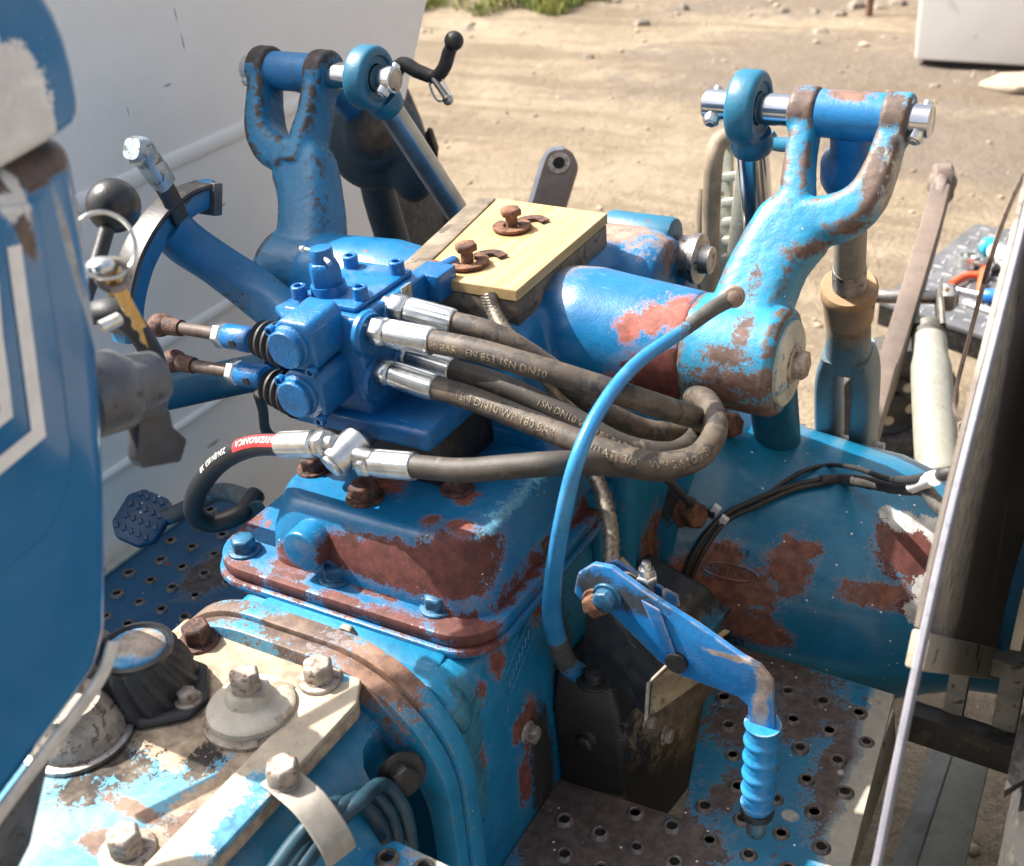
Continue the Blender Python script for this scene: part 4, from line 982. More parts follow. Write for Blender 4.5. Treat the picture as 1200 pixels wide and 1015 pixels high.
def levelling_box():
    top = V((-.886, 1.04, 1.178)); c = at(440, 165, Y=1.17)
    t = thing('levelling_box', 'dark dusty levelling gearbox with crank, behind the left lift arm', 'gearbox', c)
    dk = paint('levelling_dark', (.022, .04, .055), (.03, .055, .075), [((.15, .10, .07), px([(450, 160, (.035, .04, .03)), (440, 130, (.02, .03, .02))], Y=1.11), dict(sc=35, k=.7, soft=.4, drop=0.))], rough=.6, grime=.3, off=91)
    bl = paint('levelling_blue', (.022, .17, .38), chip=.15, chipcol=(.06, .045, .04), rough=.4, off=93)
    b = MB(); b.lathe(top + V((-.029, 0, 0)), (1, 0, 0), [(0, .018), (.001, .0205), (.057, .0205), (.058, .018)], 36); b.build('cross_tube', bl, t)
    b = MB(); b.sweep([top, top + V((.015, .05, -.03)), c + V((0, -.01, .02))], .017, .02, k=6); b.build('neck', bl, t)
    ax = V((.45, -.75, .25)).normalized()
    b = MB(); b.lathe(c - ax * .03, ax, [(-.03, .03), (-.01, .045), (0, .058), (.03, .06), (.05, .052), (.058, .036), (.066, .034), (.08, .03)], 40); b.sph(c + V((.02, -.03, .03)), .035, 16, (1, 1, 1.2)); b.sph(c + V((.05, 0, -.03)), .03, 16, (1, 1, 1.4)); b.build('gear_casing', dk, t, remesh=.004, smooth=4, ang=180)
    lo = at(450, 290, Y=1.25)
    b = MB(); b.sweep([c, c.lerp(lo, .5), lo + V((0, .05, -.1))], .022, .022, ref=None, k=5); b.build('screw_tube', dk, t)
    b = MB(); P = [c + V((0, .02, .03)), at(468, 78, Y=1.2), at(490, 84, Y=1.2), at(510, 90, Y=1.2), at(521, 78, Y=1.2), at(526, 62, Y=1.2), at(532, 50, Y=1.2)]
    b.sweep(P, [.009, .009, .0085, .008, .008, .008, .007], n=14, ref=None, k=6); ch = b.build('crank', plain('crank_iron', (.045, .04, .038), .5, .4, .3, 60, .3, 300), t)
    b = MB(); b.sph(at(532, 48, Y=1.2), .0112, 20); b.build('ball_grip', M['black'], t)
    # linch pin hanging from the crank
    q0 = at(508, 92, Y=1.195); q1 = at(525, 117, Y=1.19)
    b = MB(); b.cyl(q0, q1, .004, n=12); b.sph(q1, .0065, 12); b.build('linch_pin', M['steel'], t)
    a1, a2 = at(510, 84, Y=1.19), at(527, 98, Y=1.185)
    b = MB(); b.sweep([q1, at(512, 117, Y=1.19), at(503, 96, Y=1.195), at(508, 84, Y=1.2), at(514, 86, Y=1.2), at(528, 112, Y=1.19)], .0014, n=8, ref=None, k=8); b.build('ring', M['zinc'], t)
levelling_box()

# ---------------------------------------------------------------- control quadrant, levers and rods on the left
def quadrant():
    X = -.86
    t = thing('control_quadrant', 'shaded blue lever quadrant on a bent arm at the left', 'lever quadrant', at(340, 375, X=-.76))
    m = paint('quadrant_blue', (.022, .15, .31), (.035, .2, .37), [((.045, .035, .03), px([(330, 360, (.03, .04, .02)), (300, 340, (.03, .03, .014)), (240, 240, (.03, .02, .01)), (215, 275, (.02, .015, .02))], X=-.82), dict(sc=60, k=1.1))], chip=.1, chipcol=(.07, .05, .045), rough=.45, off=95)
    b = MB(); b.sweep([at(195, 262, X=X), at(218, 285, X=X), at(255, 310, X=-.845), at(300, 342, X=-.81), at(345, 378, X=-.76)], [.016, .017, .018, .019, .022], [.02, .021, .02, .022, .028], ref=(1, 0, 0), n=16, e=.6, k=6); b.build('arm', m, t)
    arc = [(246, 226), (224, 234), (202, 250), (183, 272), (168, 298), (158, 325), (151, 360), (150, 400)]
    b = MB(); b.sweep([at(a, c, X=X) for a, c in arc], [.011] * 8, [.014, .013, .013, .012, .012, .012, .012, .012], ref=(1, 0, 0), n=12, e=.4, k=6); b.build('quadrant_plate', m, t)
    b = MB(); b.sweep([at(a - 9, c - 9, X=X + .004) for a, c in arc], [.014] * 8, [.003] * 8, ref=(1, 0, 0), n=10, e=.4, k=6); b.build('rim_strip', M['black'], t)
    b = MB(); p = at(243, 232, X=X + .002); b.box(p, (.03, .012, .032), Matrix.Rotation(-.3, 3, 'X')); b.build('end_stop', plain('stop_steel', (.08, .085, .09), .5, .3, .3, 60), t, bev=.002)
    # hand lever with its clamp-like head
    b = MB(); b.sweep([at(212, 258, X=X + .014), at(199, 230, X=X + .014), at(186, 208, X=X + .014)], .0035, .0095, ref=(1, 0, 0), n=10, e=.4, k=4); b.build('lever_strip', M['black'], t)
    g = plain('grip_grey', (.30, .34, .36), .35, .5, .2, 60, .2, 200, (.12, .13, .13), .35)
    b = MB(); b.sweep([at(193, 216, X=X + .014), at(182, 200, X=X + .014), at(172, 186, X=X + .014), at(163, 177, X=X + .014), at(154, 174, X=X + .014)], [.009, .010, .010, .012, .010], [.011, .012, .011, .014, .010], ref=(1, 0, 0), n=14, e=.7, k=5); b.build('lever_grip', g, t)
quadrant()
def ball_lever():
    c = at(133, 241, Y=.62); t = thing('ball_lever', 'black ball knob on a lever beside the blue console', 'lever', c)
    b = MB(); b.sph(c, .0205, 28, (1, 1, 1.02)); b.build('ball_knob', plain('bakelite', (.018, .018, .019), .3, 0., .2, 100, .2, 500), t, ang=180)
    b = MB(); b.sweep([c, c + V((.01, -.05, -.045)), c + V((.03, -.15, -.12)), c + V((.04, -.26, -.2))], .006, n=12, k=5, ref=None); b.build('lever_rod', M['black'], t)
ball_lever()
def control_rods():
    for i, (L, lab) in enumerate((([(188, 381), (203, 383), (268, 394), (292, 396)], 'upper rusty control rod running to the blue valve'), ([(203, 423), (218, 427), (284, 438), (304, 446)], 'lower rusty control rod running to the blue valve'))):
        P = [at(a, c, Y=.705) for a, c in L]; d = (P[2] - P[1]).normalized()
        t = thing('control_rod', lab, 'rod', P[1], 'control rods of the valve')
        b = MB(); b.cyl(P[1], P[2], .0058, n=18); b.build('rod', plain('rod_dark%d' % i, (.085, .06, .05), .6, .2, .3, 60, .3, 300), t)
        b = MB(); b.sph(P[0], .0125, 18, (1, 1, .85)); b.cyl(P[0], P[1] + d * .01, .0088, .0075, 18); b.build('ball_joint', M['rustbolt'], t)
        b = MB(); b.hexp(P[2] - d * .012, d, .0118, .009, .4); b.build('lock_nut', M['zinc'], t, bev=.0006)
        b = MB(); b.lathe(P[2] - d * .003, d, [(0, .0095), (.002, .011), (.028, .0115), (.03, .010)], 26); b.build('clevis', M['valve'], t)
        b = MB(); b.cyl(P[2] + d * .014 + V((0, -.0125, 0)), P[2] + d * .014 + V((0, .0125, 0)), .0035, n=12); b.build('clevis_pin', M['blackplastic'], t)
    # dark blue pipe running behind the rods
    b = MB(); b.sweep([at(150, 468, X=-.93), at(205, 457, X=-.90), at(270, 443, X=-.86), at(325, 432, X=-.80)], .0195, .0195, ref=None, n=24, k=5)
    tag(b.build('steering_pipe', paint('pipe_blue', (.012, .085, .15), chip=.1, rough=.35, off=97), loc=at(325, 432, X=-.8)), 'thick dark blue pipe running behind the control rods', 'pipe')
    b = MB(); b.sweep([at(303, 462, Y=.72), at(308, 480, Y=.73), at(312, 505, Y=.74), at(330, 520, Y=.76)], .005, n=10, ref=None)
    tag(b.build('cable', M['rubber'], loc=at(303, 462, Y=.72)), 'short black cable hanging under the lower rubber bellows', 'cable')
    b = MB(); b.sweep([at(105, 368, Y=.55), at(130, 364, Y=.55), at(155, 380, Y=.56), at(178, 415, Y=.57), at(188, 450, Y=.58)], .0085, .012, n=14, ref=None, k=8)
    tag(b.build('cable', M['rubber'], loc=at(155, 380, Y=.56)), 'thick black cable arching below the hanging key', 'cable')
control_rods()

def pedal_left():
    c = at(168, 606, X=-.97); t = thing('foot_pedal', 'dark blue studded foot pedal at the left', 'pedal', c)
    m = paint('pedal_blue', (.014, .05, .11), (.02, .07, .14), chip=.15, chipcol=(.03, .025, .025), rough=.4, specks=1.5, off=101)
    M3 = (Matrix.Rotation(.45, 3, 'X') @ Matrix.Rotation(.3, 3, 'Y'))
    b = MB(); pts = [(-.028, -.02), (-.014, -.034), (.016, -.034), (.03, -.02), (.03, .018), (.016, .03), (-.016, .03), (-.03, .016)]
    b.prism([c + M3 @ V((x, y, -.006)) for x, y in pts], M3 @ V((0, 0, .012))); b.build('pad', m, t, bev=.004)
    for i in range(5):
        for j in range(4):
            b = MB(); q = c + M3 @ V((-.019 + i * .0095 + (j % 2) * .003, -.022 + j * .0145, .0065)); b.box(q, (.006, .009, .003), M3 @ Matrix.Rotation(.78, 3, 'Z'), .6); b.build('stud', m, t)
    b = MB(); b.sweep([c + V((.015, .01, -.005)), at(215, 598, X=-.93), at(255, 577, X=-.88), at(290, 585, X=-.8), at(300, 600, X=-.76)], .010, .010, ref=None, n=14, k=6); b.build('pedal_arm', plain('pedal_arm_dark', (.05, .06, .065), .5, .2, .3, 60, .3, 200, (.03, .12, .2), .4), t)
pedal_left()

# ---------------------------------------------------------------- floor plates with pressed dimples
_nub = {}
M['dimple'] = plain('worn_dimple', (.17, .135, .11), .5, .3, .4, 160, .3, 500, (.05, .10, .15), .35)
def nub(par, p, mat, nrm=(0, 0, 1), k=1.):
    if mat.name not in _nub:
        b = MB(); b.lathe((0, 0, 0), (0, 0, 1), [(-.001, .0092), (.0014, .0084), (.0040, .0066), (.0044, .0058), (.0036, .0047), (.0008, .0046)], 16, None, False, False)
        b.mi = 1; b.lathe((0, 0, 0), (0, 0, 1), [(.0006, .0), (.0006, .0049)], 12)
        o = b.build('dimple', [M['dimple'], M['hole']], ang=50); _nub[mat.name] = o.data; bpy.data.objects.remove(o)
    o = bpy.data.objects.new('dimple', _nub[mat.name]); COL.objects.link(o); o.parent = par; o.location = V(p) - V(par.location)
    o.rotation_euler = (0, 0, random.uniform(0, 6)); o.scale = (k * random.uniform(.9, 1.1),) * 2 + (random.uniform(.6, 1.),)
    return o
def floor_right():
    z = .6
    t = thing('floor_plate', 'blue and brown dimpled steel floor plate with a worn cream edge at the right', 'floor plate', (-.3, .8, z))
    E_ = at(1030, 900, Z=z)
    lay = [((.14, .102, .09), px([(700, 970, (.09, .08, .03)), (900, 800, (.07, .05, .03)), (990, 900, (.025, .08, .03)), (800, 990, (.04, .03, .03)), (1000, 960, (.03, .05, .03))], Z=z), dict(sc=36, k=.75)),
           ((.14, .102, .09), px([(860, 850, (.03, .03, .03)), (940, 850, (.02, .03, .03)), (960, 830, (.04, .02, .03)), (850, 930, (.014, .03, .03))], Z=z), dict(sc=70, k=1.3)),
           ((.50, .46, .38), px([(1045, 850, (.026, .06, .03)), (1030, 920, (.027, .06, .03)), (1012, 990, (.03, .06, .03)), (1000, 1060, (.03, .08, .03)), (1052, 818, (.024, .03, .03))], Z=z), dict(sc=60, k=.22, var=.8)),
           ((.55, .50, .42), px([(1025, 822, (.006, .006, .01)), (995, 935, (.006, .006, .01)), (926, 956, (.007, .006, .01)), (985, 905, (.003, .003, .01))], Z=z), dict(sc=120, k=.4))]
    m = paint('floor_blue', (.018, .20, .35), (.03, .26, .43), lay, chip=.25, csc=30, chipcol=(.14, .102, .09), dust=.2, rough=.45, specks=1.4, off=111)
    pts = [at(1052, 815, Z=z), at(835, 748, Z=z), at(800, 958, Z=z), at(655, 912, Z=z), at(560, 1040, Z=z), at(560, 1120, Z=z), at(960, 1180, Z=z), at(1000, 1020, Z=z)]
    pts[0] = V((-.186, .992, z)); pts[1] = V((-.385, .998, z)); 
    pts[-1] = V((-.164, .76, z)); pts[-2] = V((-.158, .45, z)); pts[-3] = V((-.442, .45, z)); pts[4] = V((-.442, .62, z))
    b = MB(); b.prism([p - V((0, 0, .006)) for p in pts], (0, 0, .006)); b.build('plate', m, t, bev=.002)
    # turned-down outer lip
    b = MB(); a, c = pts[0], pts[-1]; b.prism([V((a.x + .001, a.y - .02, z - .002)), V((c.x + .001, .45, z - .002)), V((c.x + .007, .45, z - .05)), V((a.x + .007, a.y - .02, z - .05))], (.004, .0, .0))
    b.build('outer_lip', M['cream'], t, bev=.002)
    # rows of dimples follow the plate
    rows = [(-.205 - .037 * i) for i in range(7)]
    def inside(p):
        c = False; n = len(pts)
        for i in range(n):
            a, q = pts[i], pts[i - 1]
            if (a.y > p.y) != (q.y > p.y) and p.x < (q.x - a.x) * (p.y - a.y) / (q.y - a.y) + a.x: c = not c
        return c
    for i, x in enumerate(rows):
        for j in range(13):
            p = V((x + (.0 if j % 2 else .018) - .006, .985 - j * .036, z))
            if all(inside(p + V(q)) for q in ((.012, 0, 0), (-.012, 0, 0), (0, .012, 0), (0, -.012, 0))): nub(t, p, m)
floor_right()
def floor_left():
    z = .6
    t = thing('floor_plate', 'shaded dark blue dimpled floor plate at the left beside the mudguard', 'floor plate', (-.95, .8, z))
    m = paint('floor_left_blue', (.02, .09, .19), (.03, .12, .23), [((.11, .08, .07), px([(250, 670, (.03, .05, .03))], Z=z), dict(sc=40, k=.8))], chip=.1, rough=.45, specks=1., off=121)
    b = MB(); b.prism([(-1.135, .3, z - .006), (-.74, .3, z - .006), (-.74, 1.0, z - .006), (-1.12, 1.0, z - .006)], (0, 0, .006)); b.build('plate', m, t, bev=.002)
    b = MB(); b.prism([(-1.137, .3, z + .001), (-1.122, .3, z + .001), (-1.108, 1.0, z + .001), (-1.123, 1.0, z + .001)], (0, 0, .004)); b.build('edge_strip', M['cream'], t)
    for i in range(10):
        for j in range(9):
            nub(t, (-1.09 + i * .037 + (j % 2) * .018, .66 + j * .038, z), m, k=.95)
floor_left()
def small_pedal():
    c = at(472, 1012, Y=.47)
    t = thing('brake_pedal', 'pale blue worn pedal pad with punched holes at the bottom edge', 'pedal', c)
    m = paint('pedal_pale', (.05, .28, .5), layers=[((.50, .45, .38), [tuple(c + V((.02, .01, .01))) + ((.03, .03, .02),)], dict(sc=60, k=.8))], chip=.1, rough=.45, off=131)
    M3 = Matrix.Rotation(.25, 3, 'X')
    b = MB(); b.prism([c + M3 @ V((x, y, -.018)) for x, y in ((-.036, -.07), (.04, -.07), (.044, .0), (.03, .016), (-.022, .018), (-.036, .0))], M3 @ V((0, 0, .008))); b.build('pad', m, t, bev=.003)
    for x, y in ((-.018, .002), (.012, .006), (-.005, -.02), (.025, -.018)):
        p = c + M3 @ V((x, y, -.0095)); nub(t, p, m)
small_pedal()

def black_housing():
    t = thing('brake_housing', 'oily black brake housing between gearbox and floor plate', 'tractor part', (-.41, .8, .6))
    m = paint('oily_black', (.009, .008, .0075), (.016, .014, .012), [((.23, .17, .105), [(-.355, .82, .66, (.02, .10, .07)), (-.36, .90, .6, (.02, .06, .06)), (-.37, .85, .735, (.012, .1, .01))], dict(sc=45, k=.7, soft=.3)), ((.02, .17, .30), [(-.352, .9, .68, (.012, .03, .03)), (-.375, .75, .73, (.012, .02, .008))], dict(sc=80, k=.9))], rough=.4, mott=.3, fade=.35, off=135)
    b = MB(); b.rings([[(-.442, .745, .5), (-.375, .752, .5), (-.352, .95, .5), (-.442, .97, .5)], [(-.442, .735, .70), (-.378, .745, .70), (-.352, .94, .70), (-.442, .96, .70)], [(-.442, .745, .735), (-.39, .755, .73), (-.365, .93, .725), (-.442, .95, .735)]])
    b.build('box', m, t, bev=.006, seg=3)
    b = MB(); b.prism([(-.441, .738, .688), (-.372, .748, .688), (-.346, .945, .688), (-.441, .965, .688)], (0, 0, .007)); b.build('cover_rim', m, t, bev=.002)
    for q in ((-.372, .79, .66), (-.362, .87, .66), (-.367, .82, .62)): bolt(t, q, (1, .1, 0), .008, .006, M['dirtybolt'], washer=1.3)
    bolt(t, (-.41, .741, .665), (0, -1, .05), .009, .007, M['black'], washer=1.3)
    p = at(697, 797, Z=.737); bolt(t, p, (0, 0, 1), .011, .009, M['black'])
black_housing()

def hand_brake():
    Y = .722
    t = thing('hand_brake', 'bent blue hand brake lever with ribbed grip on a dark bracket', 'hand lever', at(700, 690, Y=Y))
    # channel bracket, ends open, standing on the black housing
    dk = plain('bracket_dark', (.022, .026, .03), .4, .2, .3, 40, .4, 150, (.05, .045, .04), .35)
    inn = plain('bracket_inside', (.40, .29, .16), .75, 0., .25, 40, .4, 150, (.22, .14, .08), .35)
    P0 = [at(688, 715, Y=.735), at(690, 765, Y=.735), at(758, 842, Y=.735), at(760, 800, Y=.735), at(790, 778, Y=.735)]
    b = MB(); b.prism([at(686, 700, Y=.735), at(684, 772, Y=.74), at(757, 840, Y=.735), at(760, 800, Y=.735), at(782, 778, Y=.735), at(770, 752, Y=.735)], (0.002, .0045, 0)); b.build('bracket_front', dk, t, bev=.001)
    b = MB(); a, c, e = at(760, 838, Y=.742), at(762, 800, Y=.742), at(788, 780, Y=.742)
    b.prism([a, c, e, e + V((.004, .004, -.004)), c + V((.005, .004, -.004)), a + V((.005, .004, 0))], (.028, .05, .012)); b.build('bracket_flange', inn, t, bev=.001)
    b = MB(); b.sweep([at(757, 842, Y=.736), at(760, 800, Y=.736), at(784, 777, Y=.736)], .0016, .003, ref=(1, 0, 0), n=8, k=0); b.build('bracket_edge', plain('bare_edge', (.5, .44, .35), .5, .2, .2, 80), t)
    b = MB(); b.prism([at(700, 690, Y=.74), at(782, 776, Y=.74), at(782, 776, Y=.74) + V((0, .05, 0)), at(700, 690, Y=.74) + V((0, .05, 0))], (0, 0, -.003)); b.build('bracket_top', inn, t)
    # flat lever bar
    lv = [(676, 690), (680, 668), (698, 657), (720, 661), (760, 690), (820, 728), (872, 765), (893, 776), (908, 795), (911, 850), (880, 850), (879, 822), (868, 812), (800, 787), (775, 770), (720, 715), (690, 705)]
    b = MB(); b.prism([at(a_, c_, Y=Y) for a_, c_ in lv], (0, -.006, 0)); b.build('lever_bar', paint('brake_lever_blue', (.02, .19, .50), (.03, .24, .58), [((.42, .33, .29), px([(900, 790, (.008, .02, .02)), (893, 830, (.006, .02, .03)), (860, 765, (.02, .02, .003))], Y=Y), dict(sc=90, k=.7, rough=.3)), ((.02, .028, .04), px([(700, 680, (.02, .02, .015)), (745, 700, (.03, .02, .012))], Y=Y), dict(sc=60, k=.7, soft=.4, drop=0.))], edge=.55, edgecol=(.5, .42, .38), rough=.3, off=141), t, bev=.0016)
    # second parallel cheek behind, with the blue bent tab
    b = MB(); b.prism([at(a_, c_, Y=Y + .02) for a_, c_ in ((702, 663), (720, 657), (775, 690), (790, 708), (770, 720), (720, 690))], (0, .004, 0)); b.build('rear_cheek', M['blueclean'], t, bev=.001)
    b = MB(); tb = [at(752, 702, Y=Y - .007), at(774, 714, Y=Y - .007), at(796, 775, Y=Y - .007), at(788, 782, Y=Y - .007)]; b.prism(tb, (0, -.002, 0)); b.build('latch_strip', M['blueclean'], t, bev=.0008)
    b = MB(); tb = [at(775, 690, Y=Y + .008), at(790, 698, Y=Y + .02), at(792, 712, Y=Y + .02), at(775, 712, Y=Y + .008)]; b.prism(tb, (.003, .003, 0)); b.build('bent_tab', M['blueclean'], t, bev=.0008)
    # latch bolt standing behind
    p = at(758, 700, Y=Y + .01); b = MB(); b.cyl(p, p + V((0, 0, .03)), .0065, n=18); b.hexp(p + V((0, 0, .016)), (0, 0, 1), .0095, .008); b.cyl(p + V((0, 0, .028)), p + V((0, 0, .036)), .004, n=14); b.build('latch_stud', M['zinc'], t, bev=.0005)
    for a_, c_ in ((712, 699), (700, 705)):
        bolt(t, at(a_, c_, Y=Y - .006), (0, -1, 0), .0105, .008, M['bluebolt'] if a_ > 705 else M['rust'], washer=1.25)
    bolt(t, at(738, 683, Y=Y + .012), (0, -1, 0), .0095, .008, M['steel'], washer=1.2)
    b = MB(); p = at(794, 775, Y=Y - .0065); b.cyl(p, p + V((0, -.004, 0)), .0095, n=20); b.build('pivot', M['black'], t)
    # grip: tube with rounded ribs, open rubber end and steel rod tip
    g0 = at(894, 848, Y=Y - .003); g1 = at(888, 942, Y=Y - .003); d = (g1 - g0).normalized(); L = (g1 - g0).length
    prof = [(0, .0125)]; nr = 5
    for i in range(nr):
        for q in range(8):
            f = q / 8; prof.append(((i + f) / nr * L, (.0152 if q == 0 else .0146 if q in (1, 7) else .0128 + .0004 * math.sin(f * math.pi))))
    prof += [(L, .0125), (L + .004, .0128)]
    b = MB(); b.lathe(g0, d, prof, 32); b.build('ribbed_grip', paint('grip_blue', (.03, .26, .58), (.05, .33, .66), edge=.4, edgecol=(.55, .5, .45), chip=.1, chipcol=(.4, .42, .45), csc=80, rough=.25, off=143, cast=.1), t)
    b = MB(); b.lathe(g1, d, [(.003, .010), (.004, .0142), (.008, .0145), (.012, .0138), (.012, .0095), (.006, .009)], 30); b.build('grip_collar', M['black'], t)
    b = MB(); b.lathe(g1, d, [(-.01, .0088), (.033, .0088), (.036, .0072)], 24); b.build('rod_tip', M['steel'], t)
hand_brake()

def bent_rod():
    l = [(858, 349, .862), (835, 362, .85), (800, 388, .825), (745, 427, .765), (703, 480, .708), (676, 540, .672), (659, 610, .662), (648, 680, .672), (648, 730, .695), (663, 775, .73), (680, 790, .76)]
    t = thing('linkage_rod', 'long curved blue linkage rod sweeping down in front of the hoses', 'rod', at(*l[0][:2], Y=l[0][2]))
    m = paint('rod_bright_blue', (.025, .2, .46), (.05, .28, .54), [((.08, .075, .07), [tuple(at(830, 365, Y=.85)) + (.03,), tuple(at(660, 760, Y=.72)) + (.03,)], dict(sc=70, k=.9))], chip=.12, csc=70, chipcol=BROWN, rough=.32, off=151)
    b = MB(); b.sweep([at(a, c, Y=y) for a, c, y in l], [.004, .0045, .0052, .0055, .0055, .0055, .006, .0065, .008, .009, .009], [.007, .0065, .0055, .0055, .0055, .006, .0063, .007, .0085, .0095, .0095], ref=(.6, -.6, .5), n=16, e=.9, k=8); b.build('rod', m, t)
    c = at(860, 348, Y=.862); ax = V((.3, -.85, .3)).normalized()
    b = MB(); b.lathe(c - ax * .008, ax, [(0, .0078), (.001, .009), (.009, .009), (.0105, .0078), (.011, .005), (.013, .005), (.014, .003)], 26); b.build('pivot_eye', paint('eye_brown', (.16, .11, .085), chip=.3, chipcol=(.3, .3, .28), off=153), t)
bent_rod()

# ---------------------------------------------------------------- cables on the axle
def axle_cables():
    def oa(a, c, x=-.2, l=.006): 
        p = on_axle(a, c, l)
        return p if p is not None else at(a, c, X=x)
    t = thing('wiring_loom', 'black taped wiring loom lying across the blue axle housing', 'cable', oa(845, 605))
    tp = plain('taped_loom', (.05, .046, .042), .65, 0., .4, 140, .6, 300, (.11, .10, .09), .35)
    b = MB(); b.sweep([oa(786, 735), oa(798, 690), oa(815, 645), oa(845, 607), oa(880, 588), oa(920, 572), oa(965, 561)], .0033, n=10, ref=None, k=6); b.build('cable', M['rubber'], t)
    b = MB(); b.sweep([oa(793, 742), oa(806, 690), oa(824, 648), oa(850, 612), oa(885, 594), oa(930, 574), oa(968, 566)], .0026, n=10, ref=None, k=6); b.build('cable', M['hosedark'], t)
    b = MB(); b.sweep([oa(962, 563, l=.008), oa(990, 562, l=.008), at(1020, 566, X=-.235), at(1055, 572, X=-.19), at(1082, 574, X=-.15), at(1098, 590, X=-.13), at(1112, 606, X=-.117)], [.0055, .006, .0065, .006, .0055, .0055, .005], n=12, ref=None, k=6); b.build('taped_section', tp, t, disp=.0008, dsc=200)
    b = MB(); b.sweep([oa(890, 588), oa(918, 566), oa(945, 551), oa(975, 545), at(1005, 549, X=-.25), at(1040, 561, X=-.20), at(1075, 562, X=-.15), at(1105, 556, X=-.125), at(1124, 550, X=-.116)], [.0026, .0026, .0026, .0026, .0026, .0028, .004, .0048, .004], n=10, ref=None, k=6); b.build('cable', M['rubber'], t)
    b = MB(); b.sweep([at(768, 548, Y=.86), at(790, 570, Y=.87), oa(812, 592), oa(838, 604)], .004, n=12, ref=None, k=6); b.build('cable', M['rubber'], t)
    for a, c in ((838, 598), (847, 611)):
        b = MB(); b.box(oa(a, c, l=.007), (.009, .006, .014), Matrix.Rotation(.5, 3, 'Y')); b.build('cable_tie', M['white'], t, bev=.001)
    b = MB(); b.sweep([at(1070, 570, X=-.16), at(1095, 560, X=-.13)], .0055, n=10, ref=None, k=2); b.build('white_tape', M['white'], t)
    # thin copper-coloured lead at the far right
    b = MB(); b.sweep([at(1125, 548, X=-.13), at(1127, 500, X=-.16), at(1118, 470, X=-.18), at(1140, 380, X=-.17), at(1165, 290, X=-.15), at(1185, 235, X=-.13), at(1202, 200, X=-.11)], .0022, n=8, ref=None, k=8)
    tag(b.build('wire', plain('pink_wire', (.42, .32, .27), .4, 0., .3, 12, 0, col2=(.10, .06, .05), amt=.4), loc=at(1125, 548, X=-.13)), 'thin pinkish wire rising beside the right mudguard edge', 'wire')
    # pipes in the pocket of the clutch housing
    for k_, r in enumerate((.0065, .0055, .006)):
        o = k_ * .011
        b = MB(); b.sweep([at(318, 1025, Z=.828) + V((o * .5, o * .7, -o * .3)), at(352, 980, Z=.832) + V((o * .5, o * .7, -o * .3)), at(388, 946, Z=.836) + V((o * .5, o * .8, -o * .3)), at(420, 940, X=-.466) + V((o * .3, o, 0)), at(444, 966, X=-.456) + V((o * .3, o, 0)), at(454, 1006, X=-.452) + V((o * .3, o, 0)), at(456, 1060, X=-.45) + V((o * .3, o, 0))], r, n=14, ref=None, k=7)
        tag(b.build('oil_pipe', plain('pipe_dark%d' % k_, (.02, .055, .08), .4, .1, .3, 50), loc=at(385, 945, Z=.85)), ['inner', 'middle', 'outer'][k_] + ' dark pipe of the bundle bending down beside the cable clip', 'pipe', 'pipes under the cable clip')
axle_cables()
# ================================================================ mudguards
FY, FZ, FR = 1.18, .67, .69
def mudguard_left():
    X = -1.15
    t = thing('mudguard', 'large pale grey sheet metal mudguard filling the upper left', 'mudguard', (X, FY, FZ))
    m = paint('mudguard_grey', (.86, .82, .77), (.90, .86, .81), [((.45, .44, .425), px([(214, 48, (.02, .0015, .010)), (206, 18, (.02, .0012, .008)), (196, 100, (.02, .006, .0015)), (150, 130, (.02, .001, .007)), (262, 240, (.02, .004, .0015)), (250, 520, (.02, .012, .003))], X=X), dict(sc=90, k=.8, soft=.4, drop=0., var=.8))], rough=.5, cast=.05, off=161, mott=.06, fade=.1)
    FT = .95  # top height, out of view, raised to shade the left lift arm
    arc = [(FY + FR * math.cos(R(a)), FZ + FT * math.sin(R(a))) for a in range(200, 39, -4)]
    e0 = at(500, 0, X=X); e1 = at(441, 270, X=X); e2 = at(415, 330, X=X)
    arc = [q for q in arc if q[0] < e0.y - .002] + [(e0.y + .02, 1.2), (e0.y, e0.z), (e1.y, e1.z), (e2.y, e2.z), (e2.y - .1, .42)]
    b = MB(); b.prism([(X, y, z) for y, z in arc], (-.003, 0, 0)); b.build('sheet', m, t)
    # broad top over the tyre
    b = MB(); rg = []
    for a in range(200, 51, -4):
        c, s_ = math.cos(R(a)), math.sin(R(a)); rg.append([(X - .003, FY + (FR + .003) * c, FZ + (FT + .003) * s_), (X - .34, FY + (FR + .003) * c, FZ + (FT + .003) * s_), (X - .34, FY + FR * c, FZ + FT * s_), (X - .003, FY + FR * c, FZ + FT * s_)])
    b.rings(rg); b.build('top_sheet', m, t)
    b = MB(); b.sweep([(X, FY + (FR + .001) * math.cos(R(a)), FZ + (FT + .001) * math.sin(R(a))) for a in range(200, 50, -6)], .006, n=10, k=3); b.build('rolled_edge', m, t)
    for z, y0, y1, w_ in ((1.038, .60, 1.52, .011), (.822, .62, 1.40, .008), (.70, .66, 1.36, .006)):
        b = MB(); b.sweep([(X + .001, y0, z), (X + .001, (y0 + y1) / 2, z), (X + .001, y1, z)], [.002, .0055, .0055, .002], [w_] * 4, ref=(1, 0, 0), n=14, k=6); b.build('pressed_bead', m, t)
mudguard_left()
